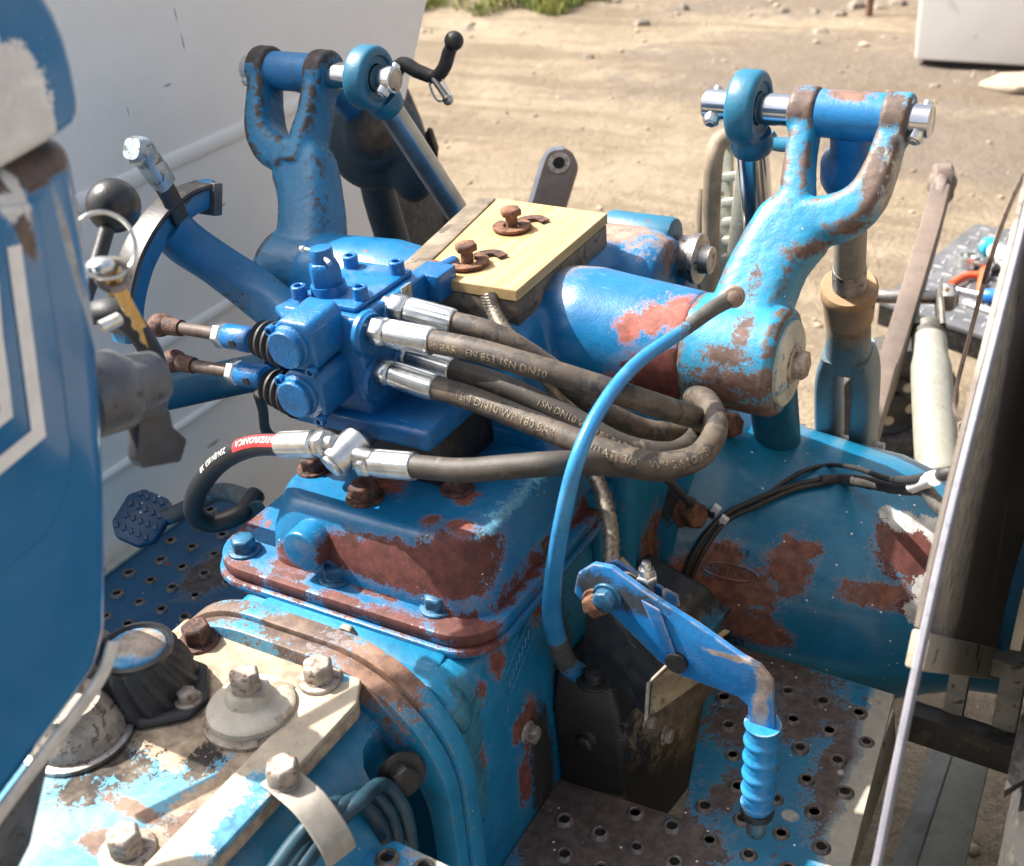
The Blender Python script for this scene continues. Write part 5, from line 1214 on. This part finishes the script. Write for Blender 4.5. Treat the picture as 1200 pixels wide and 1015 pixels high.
def mudguard_right():
    X = -.1
    t = thing('mudguard', 'dark shaded mudguard with a white tubular edge at the right border', 'mudguard', (X, .8, .8))
    ed = [at(a, c, X=X) for a, c in ((1005, 1115), (1027, 1015), (1052, 890), (1083, 742), (1115, 600), (1160, 420), (1200, 262), (1222, 170))]
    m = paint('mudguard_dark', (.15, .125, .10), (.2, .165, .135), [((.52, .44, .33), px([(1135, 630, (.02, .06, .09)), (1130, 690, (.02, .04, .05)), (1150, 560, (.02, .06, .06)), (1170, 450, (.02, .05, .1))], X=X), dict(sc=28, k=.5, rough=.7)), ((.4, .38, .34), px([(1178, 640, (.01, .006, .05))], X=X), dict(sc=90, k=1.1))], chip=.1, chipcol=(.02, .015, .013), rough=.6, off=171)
    wh = paint('edge_white', (.22, .22, .255), (.28, .28, .315), chip=.1, csc=60, chipcol=(.06, .05, .05), rough=.42, cast=.1, off=173)
    b = MB(); b.sweep([p + V((0, .002, 0)) for p in ed], [.0026] * 8, [.0070] * 8, ref=(1, 0, 0), n=14, e=.45, k=6); b.build('tubular_edge', wh, t)
    top = [(p.y + .004, p.z) for p in spline(ed[3:], 5)]
    bot = [(1.6, 1.1), (1.6, .3), (at(1202, 774, X=X).y, at(1202, 774, X=X).z), (at(1090, 741, X=X).y, at(1090, 741, X=X).z)]
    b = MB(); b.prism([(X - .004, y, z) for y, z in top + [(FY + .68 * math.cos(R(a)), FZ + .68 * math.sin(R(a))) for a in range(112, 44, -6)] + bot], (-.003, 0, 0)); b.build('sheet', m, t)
    a, c = at(1092, 742, X=X), at(1200, 768, X=X)
    b = MB(); b.prism([a, c, c + V((0, -.03, -.022)), a + V((0, -.012, -.022))], (-.012, 0, 0)); b.build('lower_rail', paint('rail_cream', (.30, .26, .2), chip=.25, chipcol=(.04, .03, .025), rough=.6, off=175), t, bev=.002)
mudguard_right()
def under_right():
    t = thing('step_frame', 'shaded cream ladder-like step frame below the right mudguard', 'step', at(1150, 800, Y=.95))
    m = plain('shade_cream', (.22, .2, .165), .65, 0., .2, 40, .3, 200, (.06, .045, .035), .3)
    Y = 1.0
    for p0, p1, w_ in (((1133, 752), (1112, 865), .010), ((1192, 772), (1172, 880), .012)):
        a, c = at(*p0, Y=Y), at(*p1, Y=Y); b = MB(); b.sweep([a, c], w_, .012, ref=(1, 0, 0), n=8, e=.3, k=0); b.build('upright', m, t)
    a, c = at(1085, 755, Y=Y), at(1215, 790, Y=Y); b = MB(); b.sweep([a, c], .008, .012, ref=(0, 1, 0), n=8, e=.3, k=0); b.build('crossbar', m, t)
    a, c = at(1060, 842, Y=Y - .02), at(1230, 898, Y=Y - .02); b = MB(); b.sweep([a, c], .012, .02, ref=(0, 1, 0), n=8, e=.3, k=0); b.build('crossbar', M['black'], t)
    # cream channel post standing on the ground
    p = at(1075, 1000, Z=.12); g = thing('channel_post', 'cream steel channel with peeling paint leaning below the right mudguard', 'post', p)
    cm = paint('post_cream', (.40, .38, .32), (.48, .46, .38), chip=.2, csc=18, chipcol=(.13, .07, .045), rough=.6, off=183)
    a0, a1 = at(1120, 875, Z=.34), at(1060, 1060, Z=.28); b0, b1 = at(1160, 892, Z=.34), at(1118, 1070, Z=.28)
    b = MB(); b.prism([a0, b0, b1, a1], (0, 0, -.008)); b.build('web', cm, g, bev=.002)
    b = MB(); b.prism([a0 + V((-.002, 0, .001)), a1 + V((-.002, 0, .001)), a1 + V((-.03, 0, -.02)), a0 + V((-.03, 0, -.02))], (.003, 0, -.003)); b.build('flange', plain('post_grey', (.25, .26, .25), .6, 0., .2, 30), g, bev=.001)
    for q in (.1, .9):
        b = MB(); s_ = a0.lerp(b1, q); b.lohi((s_.x - .012, s_.y - .012, -.01), (s_.x + .012, s_.y + .012, s_.z - .006)); b.build('leg', cm, g)
def tyre(par, c, ax, Ro, W, rimmat, lugs, lugh=.02):
    ax = V(ax).normalized(); h = W / 2
    b = MB(); Ri = Ro * .56
    prof = [(-h * .75, Ri), (-h * .95, Ri + (Ro - Ri) * .25), (-h, Ri + (Ro - Ri) * .55), (-h * .93, Ro - .03 * Ro / .6), (-h * .8, Ro - .004), (0, Ro), (h * .8, Ro - .004), (h * .93, Ro - .03 * Ro / .6), (h, Ri + (Ro - Ri) * .55), (h * .95, Ri + (Ro - Ri) * .25), (h * .75, Ri)]
    b.lathe(c, ax, prof + [(h * .6, Ri * .98), (-h * .6, Ri * .98)], 64, None, True)
    rb = M['tyre'] = M.get('tyre') or plain('tyre_rubber', (.045, .042, .04), .75, 0., .25, 60, .3, 250, (.085, .075, .06), .42)
    o = b.build('tyre', rb, par, ang=50)
    x, y, z = frame(ax)
    for i in range(lugs):
        for s_ in (-1, 1):
            a0 = 2 * math.pi * (i + (.5 if s_ > 0 else 0)) / lugs; b = MB(); rg = []
            for f in (0, .33, .66, 1.):
                a = a0 + f * .34; hh = s_ * h * (.02 + f * .98)
                rr_ = Ro + lugh * (1 - .15 * f) if f < .99 else Ro - .02
                dv = x * math.cos(a) + y * math.sin(a); tv = -x * math.sin(a) + y * math.cos(a)
                w_ = .019 + .006 * f
                base = c + ax * hh
                rg.append([base + dv * (Ro - .03) - tv * w_ * 1.2, base + dv * (Ro - .03) + tv * w_ * 1.2, base + dv * rr_ + tv * w_ * .8, base + dv * rr_ - tv * w_ * .8])
            b.rings(rg); b.build('lug', rb, par, ang=40)
    return o
under_right()
def rear_wheel_left():
    c = V((-1.34, FY, FZ)); t = thing('tractor_wheel', 'dusty lugged rear tractor tyre behind the left mudguard', 'wheel', c)
    tyre(t, c, (1, 0, 0), .61, .30, None, 22, .03)
    b = MB(); b.lathe(c, (1, 0, 0), [(-.09, .33), (-.02, .32), (0, .2), (.01, .05)], 48); b.build('rim', M['cream'], t)
rear_wheel_left()
def rear_wheel_right():
    c = V((.105, FY, FZ)); t = thing('tractor_wheel', 'rear tractor tyre outside the dark right mudguard', 'wheel', c)
    tyre(t, c, (1, 0, 0), .585, .30, None, 22, .028)
    b = MB(); b.lathe(c, (1, 0, 0), [(-.1, .05), (-.09, .2), (-.08, .33), (.06, .34)], 48); b.build('rim', M['cream'], t)
rear_wheel_right()

# ================================================================ console at the left
def console():
    X = -.48
    t = thing('console', 'blue instrument console with white stripes close at the left', 'console', (X, .3, 1.0))
    def q(a, c, x=X): return at(a, c, X=x)
    rust = (.12, .075, .055)
    lay = [(rust, px([(60, 190, (.02, .016, .007)), (80, 172, (.02, .01, .006)), (20, 250, (.02, .005, .022)), (10, 215, (.02, .02, .006)), (40, 205, (.02, .01, .007))], X=X), dict(sc=70, k=.6)),
           ((.66, .65, .63), px([(10, 243, (.02, .006, .006)), (22, 225, (.02, .003, .012))], X=X), dict(sc=110, k=.7, var=.85)),
           ((.42, .45, .48), px([(108, 372, (.02, .003, .016)), (84, 300, (.02, .0022, .03)), (102, 290, (.02, .0018, .03))], X=X), dict(sc=60, k=.25))]
    m = paint('console_blue', (.018, .17, .385), (.026, .205, .44), lay, rough=.2, cast=.02, off=191, mott=.04, fade=.15, coat=.5)
    lower = [(92, 150), (100, 200), (112, 270), (124, 370), (131, 460), (135, 560), (137, 660), (136, 735), (126, 785), (100, 822), (0, 957), (-120, 1120), (-500, 1000), (-500, 300), (0, 205)]
    b = MB(); b.prism([q(a, c) for a, c in lower], (-.22, 0, 0)); b.build('lower_panel', m, t, bev=.016, seg=6, ang=50)
    upm = paint('hood_blue', (.025, .18, .40), (.035, .22, .46), [((.72, .72, .71), px([(15, 125, (.02, .022, .03)), (38, 140, (.02, .012, .02)), (-30, 130, (.02, .03, .04)), (20, 170, (.02, .02, .012))], X=X + .004), dict(sc=60, k=.3, soft=.04, drop=-.3, var=.86)), ((.14, .1, .09), px([(88, 128, (.01, .002, .002)), (82, 50, (.02, .001, .012))], X=X + .004), dict(sc=100, k=.8))], rough=.2, cast=.02, off=193, mott=.04, fade=.15, coat=.5)
    up = [(52, -12), (68, 15), (80, 45), (89, 80), (95, 115), (97, 135), (90, 146), (60, 168), (0, 202), (-120, 262), (-520, 300), (-520, -200), (0, -200), (30, -40)]
    b = MB(); b.prism([q(a, c, X + .006) for a, c in up], (-.232, 0, 0)); b.build('hood', upm, t, bev=.012, seg=6, ang=50)
    # pressed panel on the side
    b = MB(); pn = [(40, 235), (52, 330), (68, 430), (78, 520), (76, 570), (50, 625), (0, 668), (-120, 760), (-400, 800), (-400, 300)]
    b.prism([q(a, c, X - .002) for a, c in pn], (.0045, 0, 0)); b.build('pressed_panel', m, t, bev=.004, seg=4, ang=60)
    # white stripe decals
    w = plain('decal_white', (.80, .785, .76), .45, 0., .06, 60)
    def stripe(l, wd):
        P = [q(a, c, X + .003) for a, c in l]; b = MB(); L_, R_ = [], []
        for i, p in enumerate(P):
            d1 = (P[i] - P[i - 1]).normalized() if i else (P[1] - P[0]).normalized(); d2 = (P[i + 1] - P[i]).normalized() if i < len(P) - 1 else d1
            tg = (d1 + d2).normalized(); s_ = V((1, 0, 0)).cross(tg) * wd / 2 / max(.5, tg.dot(d1)); L_.append(p + s_); R_.append(p - s_)
        b.rings([[l_, r_, r_ + V((.0004, 0, 0)), l_ + V((.0004, 0, 0))] for l_, r_ in zip(L_, R_)]); b.build('stripe', w, t)
    stripe([(16, 288), (23, 340), (31, 400), (38, 455), (45, 508), (0, 545), (-80, 610)], .0078)
    stripe([(-10, 330), (-4, 400), (2, 440), (7, 485), (-40, 522)], .0068)
    # bright bottom trim
    b = MB(); b.sweep([q(a, c, X + .003) for a, c in ((133, 752), (122, 786), (98, 824), (52, 884), (4, 948), (-60, 1035))], .0016, .0042, ref=(1, 0, 0), n=12, k=5, e=.6); b.build('bottom_trim', plain('trim_pale', (.60, .57, .52), .55, 0., .15, 60), t)
    b = MB(); b.prism([q(a, c, X + .002) for a, c in ((60, 885), (36, 990), (0, 1060), (-60, 1060), (0, 965))], (-.01, 0, 0)); b.build('lower_skirt', M['greyplastic'], t, bev=.001)
console()
def light_switch():
    c = at(135, 457, X=-.53)
    t = thing('rotary_switch', 'grey black rotary switch with flag handle on the console back', 'switch', c)
    g = M['greyplastic']
    ax = V((.25, .95, -.1)).normalized()
    b = MB(); b.lathe(c, ax, [(-.02, .0235), (.002, .024), (.005, .0225), (.008, .0185), (.028, .0155), (.03, .013)], 30); b.build('switch_body', g, t, bev=.0015)
    k0 = at(150, 460, X=-.53)
    b = MB(); b.prism([at(a, e, X=-.522) for a, e in ((150, 424), (163, 418), (200, 434), (203, 462), (196, 490), (158, 494))], (-.016, 0, 0)); b.build('knob_wedge', g, t, bev=.006, seg=4)
    b = MB(); b.prism([at(a, e, X=-.526) for a, e in ((164, 480), (200, 480), (204, 500), (221, 515), (213, 542), (170, 550), (162, 540))], (-.010, 0, 0)); b.build('flag_handle', plain('dark_grey_plastic', (.05, .053, .06), .45, 0., .2, 60), t, bev=.002)
light_switch()
def shadow_column():  # hidden column, added to throw a shadow across the cover plate
    c = V((-.742, .468, .84)); t = thing('shadow_column', 'unseen column added behind the blue console to shade the cover plate', 'column', c)
    b = MB(); b.lathe(c, (0, -.12, 1), [(0, .045), (.015, .045), (.02, .032), (.3, .03)], 28); b.build('tube', M['black'], t)
shadow_column()
def key():
    c = at(128, 325, X=-.53); t = thing('key_ring', 'brass key and steel ring hanging behind the console edge', 'key', c)
    n_ = V((.8, -.4, .4))
    b = MB(); b.ring(at(122, 288, X=-.532), (.9, -.25, .3), .0185, .0013, 30, 8); b.build('split_ring', M['zinc'], t)
    o = at(132, 322, X=-.53); b = MB(); b.ring(o, (.7, -.5, .5), .0085, .002, 26, 8); b.build('key_bow', M['dirtybolt'], t)
    b = MB(); b.sph(at(118, 312, X=-.535), .0085, 16, (1, 1, .6)); b.build('ring_tab', M['zinc'], t)
    a, e = at(136, 335, X=-.53), at(166, 386, X=-.53); d = (e - a).normalized(); s_ = d.cross(n_).normalized()
    pts = [a + s_ * .004, a + d * .02 + s_ * .004]
    for i in range(5): pts += [a + d * (.022 + i * .0055) + s_ * (.0042 if i % 2 else .0026), a + d * (.025 + i * .0055) + s_ * (.0042 if i % 2 else .0026)]
    pts += [e, e - s_ * .003, a - s_ * .004]
    b = MB(); b.prism(pts, n_.normalized() * .002); b.build('key_blade', M['brass'], t)
    b = MB(); b.prism([o + V(q) for q in ((0, -.007, .006), (0, .006, .006), (0, .008, -.012), (0, -.005, -.012))], (-.002, 0, 0)); b.build('key_head', M['brass'], t, bev=.0008)
    b = MB(); b.lathe(at(118, 384, X=-.54), (.3, .9, .1), [(0, .004), (.012, .004), (.013, .003)], 18)
    tag(b.build('push_button', M['zinc'], loc=at(118, 384, X=-.54)), 'small shiny push button on the back of the console', 'button')
key()

# ================================================================ hitch parts behind
def hitch():
    # lower link with cast ball end
    P = [at(1000, 570, Z=.52), at(1030, 465, Z=.585), at(1042, 430, Z=.60), at(1068, 345, Z=.66), at(1088, 278, Z=.71), at(1101, 228, Z=.75)]
    t = thing('lower_link', 'rusty brown lower link bar with ball end beside the lift rod', 'hitch link', P[0])
    m = paint('link_rust', (.12, .09, .075), (.18, .135, .11), chip=.2, chipcol=(.25, .19, .15), rough=.6, off=201, fade=.5)
    b = MB(); b.sweep(P, [.017] * 6, [.03, .03, .03, .03, .028, .027], ref=(.95, .3, 0), n=12, e=.35, k=4); b.build('bar', m, t)
    e = at(1104, 215, Z=.76); b = MB(); b.lathe(e - V((.016, .005, 0)), (.95, .3, 0), [(0, .026), (.005, .032), (.028, .032), (.034, .026)], 30); b.sph(e, .024, 18, (1, 1, 1)); b.sweep([e, e.lerp(P[-1], .5), P[-1].lerp(P[-2], .4)], [.017, .016, .012], [.033, .03, .027], ref=(.95, .3, 0), n=14, e=.6, k=4); b.build('ball_end', m, t, disp=.003, dsc=45)
    a = at(1046, 336, Z=.66); d = V((.95, .3, 0)).normalized()
    b = MB(); q = at(1068, 348, Z=.655); b.cyl(q - d * .06, q + d * .07, .011, n=18); b.hexp(q - d * .06, -d, .018, .012); b.hexp(q + d * .045, d, .024, .02); b.build('cross_bolt', M['steel'], t, bev=.001)
    # stabiliser: clevis and pale tube
    s0, s1 = at(1087, 372, Z=.64), at(1104, 625, Z=.50); d = (s1 - s0).normalized()
    t = thing('stabiliser', 'pale grey tubular stabiliser strut right of the rusty link', 'strut', s0)
    g = paint('strut_grey', (.24, .24, .205), (.31, .305, .255), chip=.08, chipcol=(.2, .18, .15), rough=.5, off=203)
    b = MB(); b.lathe(s0 + d * .045, d, [(0, .020), (.003, .026), (.04, .026), (.06, .030), (.46, .031)], 36); b.build('tube', g, t)
    dk = plain('clevis_steel', (.12, .115, .10), .5, .3, .3, 60, .3, 200)
    for s_ in (-1, 1):
        q = s0 + V((.95, .3, 0)).normalized() * s_ * .019
        b = MB(); b.sweep([q - d * .05, q - d * .02, q + d * .03], [.006, .006, .006], [.014, .02, .02], ref=(.95, .3, 0), n=12, e=.6, k=4); b.build('clevis_cheek', dk, t)
    b = MB(); b.cyl(s0 + d * .02, s0 + d * .06, .022, n=24); b.build('clevis_neck', dk, t)
    b = MB(); b.lathe(s0 + d * .035, d, [(0, .024), (.004, .026), (.008, .024), (.012, .026), (.016, .024)], 24); b.build('lock_rings', dk, t)
    # upper link end standing up behind the board
    a, e = at(640, 250, Y=1.5), at(657, 195, Y=1.55); t = thing('top_link', 'brown top link end with a hole and white edge behind the board', 'hitch link', a)
    d = (e - a).normalized(); x = V((.9, .35, .1)).normalized(); x = (x - d * x.dot(d)).normalized(); n_ = d.cross(x)
    b = MB(); o = []
    for i in range(13): an = R(180 - i * 15); o.append(e + x * .0245 * math.cos(an) + d * .0245 * math.sin(an))
    poly = [a - d * .15 - x * .0245] + o + [a - d * .15 + x * .0245]
    b.prism([p - n_ * .012 for p in poly], n_ * .024); b.build('flat_bar', m, t, bev=.002)
    b = MB(); b.lathe(e - n_ * .0135, n_, [(0, .009), (0, .0165), (.0268, .0165), (.0268, .009)], 24); b.build('bush', M['dirtybolt'], t)
    b = MB(); b.lathe(e - n_ * .0142, n_, [(0, 0), (0, .009), (.0282, .009), (.0282, 0)], 20); b.build('hole', M['hole'], t)
    b = MB(); b.sweep([a - d * .12 - x * .024, a - x * .024, e - x * .0245, e - x * .0175 + d * .0175, e + d * .0245], .005, .0125, ref=x, n=10, e=.5, k=4); b.build('white_edge', M['white'], t)
    # pale perforated upright with hoses behind the right arm
    Y = 1.42; t = thing('perforated_upright', 'pale greenish perforated steel upright behind the chrome rod', 'frame', at(850, 330, Y=Y))
    pg = paint('frame_pale', (.40, .41, .35), (.48, .48, .41), chip=.06, chipcol=(.2, .15, .1), rough=.55, off=205)
    outer = [(842, 150), (905, 150), (912, 340), (845, 345)]
    b = MB(); b.prism([at(a_, c_, Y=Y) for a_, c_ in ((868, 140), (886, 140), (868, 350), (846, 350))], (0, .012, 0)); b.build('upright', pg, t, bev=.002)
    b = MB(); b.prism([at(a_, c_, Y=Y + .03) for a_, c_ in ((842, 165), (858, 150), (852, 350), (838, 350))], (0, .012, 0)); b.build('upright', pg, t, bev=.002)
    for yy in (165, 205, 235, 258, 280, 300, 325):
        b = MB(); b.prism([at(a_, c_, Y=Y + .02) for a_, c_ in ((845, yy), (882 - (yy - 150) * .06, yy - 4), (880 - (yy - 150) * .06, yy + 6), (845, yy + 9))], (0, .01, 0)); b.build('rung', pg, t, bev=.001)
    for k_, l in enumerate(([(856, 158, 1.40), (842, 168, 1.39), (836, 195, 1.38), (833, 260, 1.38), (830, 350, 1.38)], [(848, 330, 1.37), (826, 220, 1.385), (822, 270, 1.38), (820, 350, 1.38)][1:])):
        b = MB(); b.sweep(pathY(l), .0115 if k_ == 0 else .008, n=16, ref=None, k=8)
        tag(b.build('rear_hose', plain('tan_hose%d' % k_, (.235, .185, .13), .65, 0., .25, 30, .3, 300), loc=at(l[0][0], l[0][1], Y=l[0][2])), ['thick tan rubber hose hanging before the pale upright', 'thinner tan hose left of the thick one'][k_], 'hose')
    # blue hook and eye behind the assist cylinder
    b = MB(); b.sweep([at(900, 158, Y=1.12), at(908, 168, Y=1.12), at(925, 170, Y=1.1), at(940, 172, Y=1.08)], .007, n=12, ref=None, k=6)
    tag(b.build('chain_hook', M['teal'], loc=at(900, 158, Y=1.12)), 'small blue hook behind the right pin', 'hook')
hitch()

# ================================================================ tool platform on a wheel
def platform():
    z = .30
    c = [at(1030, 352, Z=z), at(1142, 262, Z=z), at(1142, 262, Z=z) + V((.5, -.05, 0)), at(1178, 402, Z=z) + V((.18, 0, 0)), at(1178, 402, Z=z)]
    t = thing('tool_platform', 'black tread plate platform on a small wheel, holding tools', 'platform', c[0])
    q = NT('tread_plate')
    # raised tread bars are geometry below; the sheet itself is scuffed dark steel
    col = q.mix(q.mapr(q.noise(14, 5), .35, .7), (.085, .088, .095), (.14, .14, .148)); q.put(q.b.inputs['Base Color'], col); q.b.inputs['Metallic'].default_value = .3; q.b.inputs['Roughness'].default_value = .45
    b = MB(); b.prism([p - V((0, 0, .012)) for p in c], (0, 0, .012)); b.build('deck', q.m, t, bev=.002)
    bar = plain('tread_bar', (.34, .34, .35), .4, .4, .2, 40)
    def inside(p):
        r_ = False; n = len(c)
        for i in range(n):
            a, e = c[i], c[i - 1]
            if (a.y > p.y) != (e.y > p.y) and p.x < (e.x - a.x) * (p.y - a.y) / (e.y - a.y) + a.x: r_ = not r_
        return r_
    u = (c[1] - c[0]).normalized(); v = V((0, 0, 1)).cross(u); cnt = 0
    b = MB(); b2 = MB()
    for i in range(-30, 60):
        for j in range(-40, 30):
            p = c[0] + u * (i * .034) + v * (j * .034)
            if not (inside(p + u * .02) and inside(p - u * .02) and inside(p + v * .02) and inside(p - v * .02)): continue
            rot = Matrix((u, v, V((0, 0, 1)))).transposed()
            if (i + j) % 2: b.box(p + V((0, 0, .0008)), (.026, .006, .0024), rot, .6)
            else: b.box(p + V((0, 0, .0008)), (.006, .026, .0024), rot, .6)
    b2.bm.free()
    o = b.build('tread_bars', bar, t); o['kind'] = 'stuff'
    b = MB(); e0, e1 = c[0] + V((0, .004, -.07)), c[-2] + V((0, .004, -.07))
    b.prism([c[0] + V((0, .003, -.013)), c[-1] + V((0, .003, -.013)), c[-1] + V((0, .003, -.06)), c[0] + V((0, .003, -.06))], (.01, .03, 0)); b.build('front_rail', M['black'], t)
    b = MB(); b.prism([c[0] + V((.01, .004, -.013)), c[1] + V((.01, 0, -.013)), c[1] + V((.01, 0, -.06)), c[0] + V((.01, .004, -.06))], (.03, -.01, 0)); b.build('side_rail', M['black'], t)
    for p in (c[-1] + V((.12, .1, 0)), c[1] + V((.3, -.1, 0))):
        b = MB(); b.cyl((p.x, p.y, -.01), (p.x, p.y, z - .012), .02, n=16); b.build('support_leg', M['black'], t)
    # wheel under the corner
    wc = at(1043, 468, Y=2.40); ax = V((.55, -.83, .0)).normalized()
    wt = thing('small_wheel', 'small black wheel with punched disc rim under the tool platform', 'wheel', wc)
    wc.z = .145
    tyre(wt, wc, ax, .142, .085, None, 0)
    rm = plain('rim_black', (.02, .02, .021), .45, .2, .3, 40)
    b = MB(); b.lathe(wc + ax * .012, ax, [(0, .082), (.012, .082), (.014, .07), (.004, .055), (.006, .028), (.02, .024), (.022, .0)], 36); b.build('rim', rm, wt)
    x, y, zz = frame(ax)
    hm = plain('rim_hole', (.45, .38, .28), .9)
    for i in range(5):
        p = wc + ax * .0185 + (x * math.cos(i * 1.2566 + .5) + y * math.sin(i * 1.2566 + .5)) * .045
        b = MB(); b.cyl(p - ax * .004, p, .0115, n=16); b.build('hand_hole', hm, wt)
    b = MB(); b.sweep([wc - ax * .06, V((wc.x + .02, wc.y + .06, .2)), V((wc.x + .03, wc.y + .12, z - .02))], .014, n=12, ref=None, k=4); b.build('axle_arm', M['black'], wt)
    # ---- tools
    def on(a_, c_, h=.004): return at(a_, c_, Z=z + h)
    orange = plain('orange_handle', (.62, .12, .045), .4, 0., .15, 60); blu = plain('blue_handle', (.02, .16, .55), .35, 0., .15, 60); cyn = plain('cyan_plastic', (.03, .38, .58), .35, 0., .1, 60)
    t1 = thing('pliers', 'open pliers with orange handles on the tread plate', 'pliers', on(1150, 330))
    for l in ([(1115, 332), (1130, 324), (1148, 322), (1158, 324)], [(1148, 345), (1150, 330), (1152, 318), (1158, 315)]):
        b = MB(); b.sweep([on(a_, c_, .012) for a_, c_ in l], .0085, .008, ref=(0, 0, 1), n=10, k=5); b.build('handle', orange, t1)
    for l in ([(1156, 322), (1168, 308), (1182, 306)], [(1156, 316), (1166, 312), (1180, 312)]):
        b = MB(); b.sweep([on(a_, c_, .012) for a_, c_ in l], [.008, .010, .005], [.006, .006, .005], ref=(0, 0, 1), n=8, e=.5, k=4); b.build('jaw', M['steel'], t1)
    b = MB(); p = on(1157, 319, .02); b.cyl(p - V((0, 0, .014)), p, .009, n=14); b.build('pivot', M['steel'], t1)
    t2 = thing('spanner', 'steel open ended spanner lying at the near edge of the tread plate', 'spanner', on(1120, 345))
    b = MB(); b.sweep([on(1104, 358), on(1114, 346), on(1122, 336), on(1132, 330)], [.004] * 4, [.008, .007, .007, .007], ref=(0, 0, 1), n=8, e=.5, k=4); b.build('shank', M['zinc'], t2)
    for p0, p1 in (((1106, 352), (1108, 362)), ((1106, 352), (1120, 356))):
        b = MB(); b.sweep([on(1112, 349), on(*p0), on(*p1)], .0045, .008, ref=(0, 0, 1), n=8, e=.5, k=3); b.build('jaw', M['zinc'], t2)
    t3 = thing('screwdriver', 'screwdriver with a bright blue handle on the tread plate', 'screwdriver', on(1160, 345))
    b = MB(); b.sweep([on(1150, 345, .016), on(1160, 347, .016), on(1172, 349, .016), on(1180, 352, .016)], [.013, .016, .015, .012], n=14, ref=None, k=4); b.build('handle', blu, t3)
    b = MB(); b.cyl(on(1150, 345, .016), on(1118, 338, .01), .004, n=10); b.build('blade', M['zinc'], t3)
    t4 = thing('socket', 'bright steel ring socket on the tread plate', 'socket', on(1133, 312))
    b = MB(); b.lathe(on(1133, 313, 0), (0, 0, 1), [(0, .018), (.0, .026), (.03, .026), (.03, .018), (.0, .018)][1:4] + [(.006, .018)], 24); b.build('ring', M['zinc'], t4)
    t5 = thing('spray_bottle', 'cyan and white plastic bottle lying on the tread plate', 'bottle', on(1165, 292))
    b = MB(); b.sweep([on(1152, 288, .025), on(1160, 290, .025), on(1166, 293, .025)], [.02, .024, .014], n=16, ref=None, k=4); b.build('cap', cyn, t5)
    b = MB(); b.sweep([on(1164, 294, .025), on(1174, 299, .025), on(1188, 303, .025)], [.018, .022, .02], n=16, ref=None, k=4); b.build('body', M['white'], t5)
    b = MB(); b.sweep([on(1168, 300, .012), on(1182, 304, .012), on(1194, 296, .012)], .011, n=12, ref=None, k=4); b.build('trigger', cyn, t5)
    t6 = thing('paint_brush', 'tool with a white handle at the front of the tread plate', 'tool', on(1150, 362))
    b = MB(); b.sweep([on(1130, 354, .006), on(1150, 361, .006), on(1172, 368, .006)], .006, .006, n=10, ref=None, k=4); b.build('handle', M['white'], t6)
    b = MB(); b.sweep([on(1172, 368, .006), on(1182, 372, .006)], [.009, .010], [.006, .005], n=10, ref=None, k=2); b.build('head', M['black'], t6)
    t7 = thing('pliers', 'closed grey pliers beside the orange handled pair', 'pliers', on(1160, 305))
    for s_ in (0, 6):
        b = MB(); b.sweep([on(1140, 302 + s_, .02), on(1152, 306 + s_ * .5, .02), on(1166, 303 + s_ * .4, .02), on(1180, 318 - s_, .02)], [.006, .007, .009, .006], n=10, ref=None, k=4); b.build('handle', M['steel'], t7)
platform()
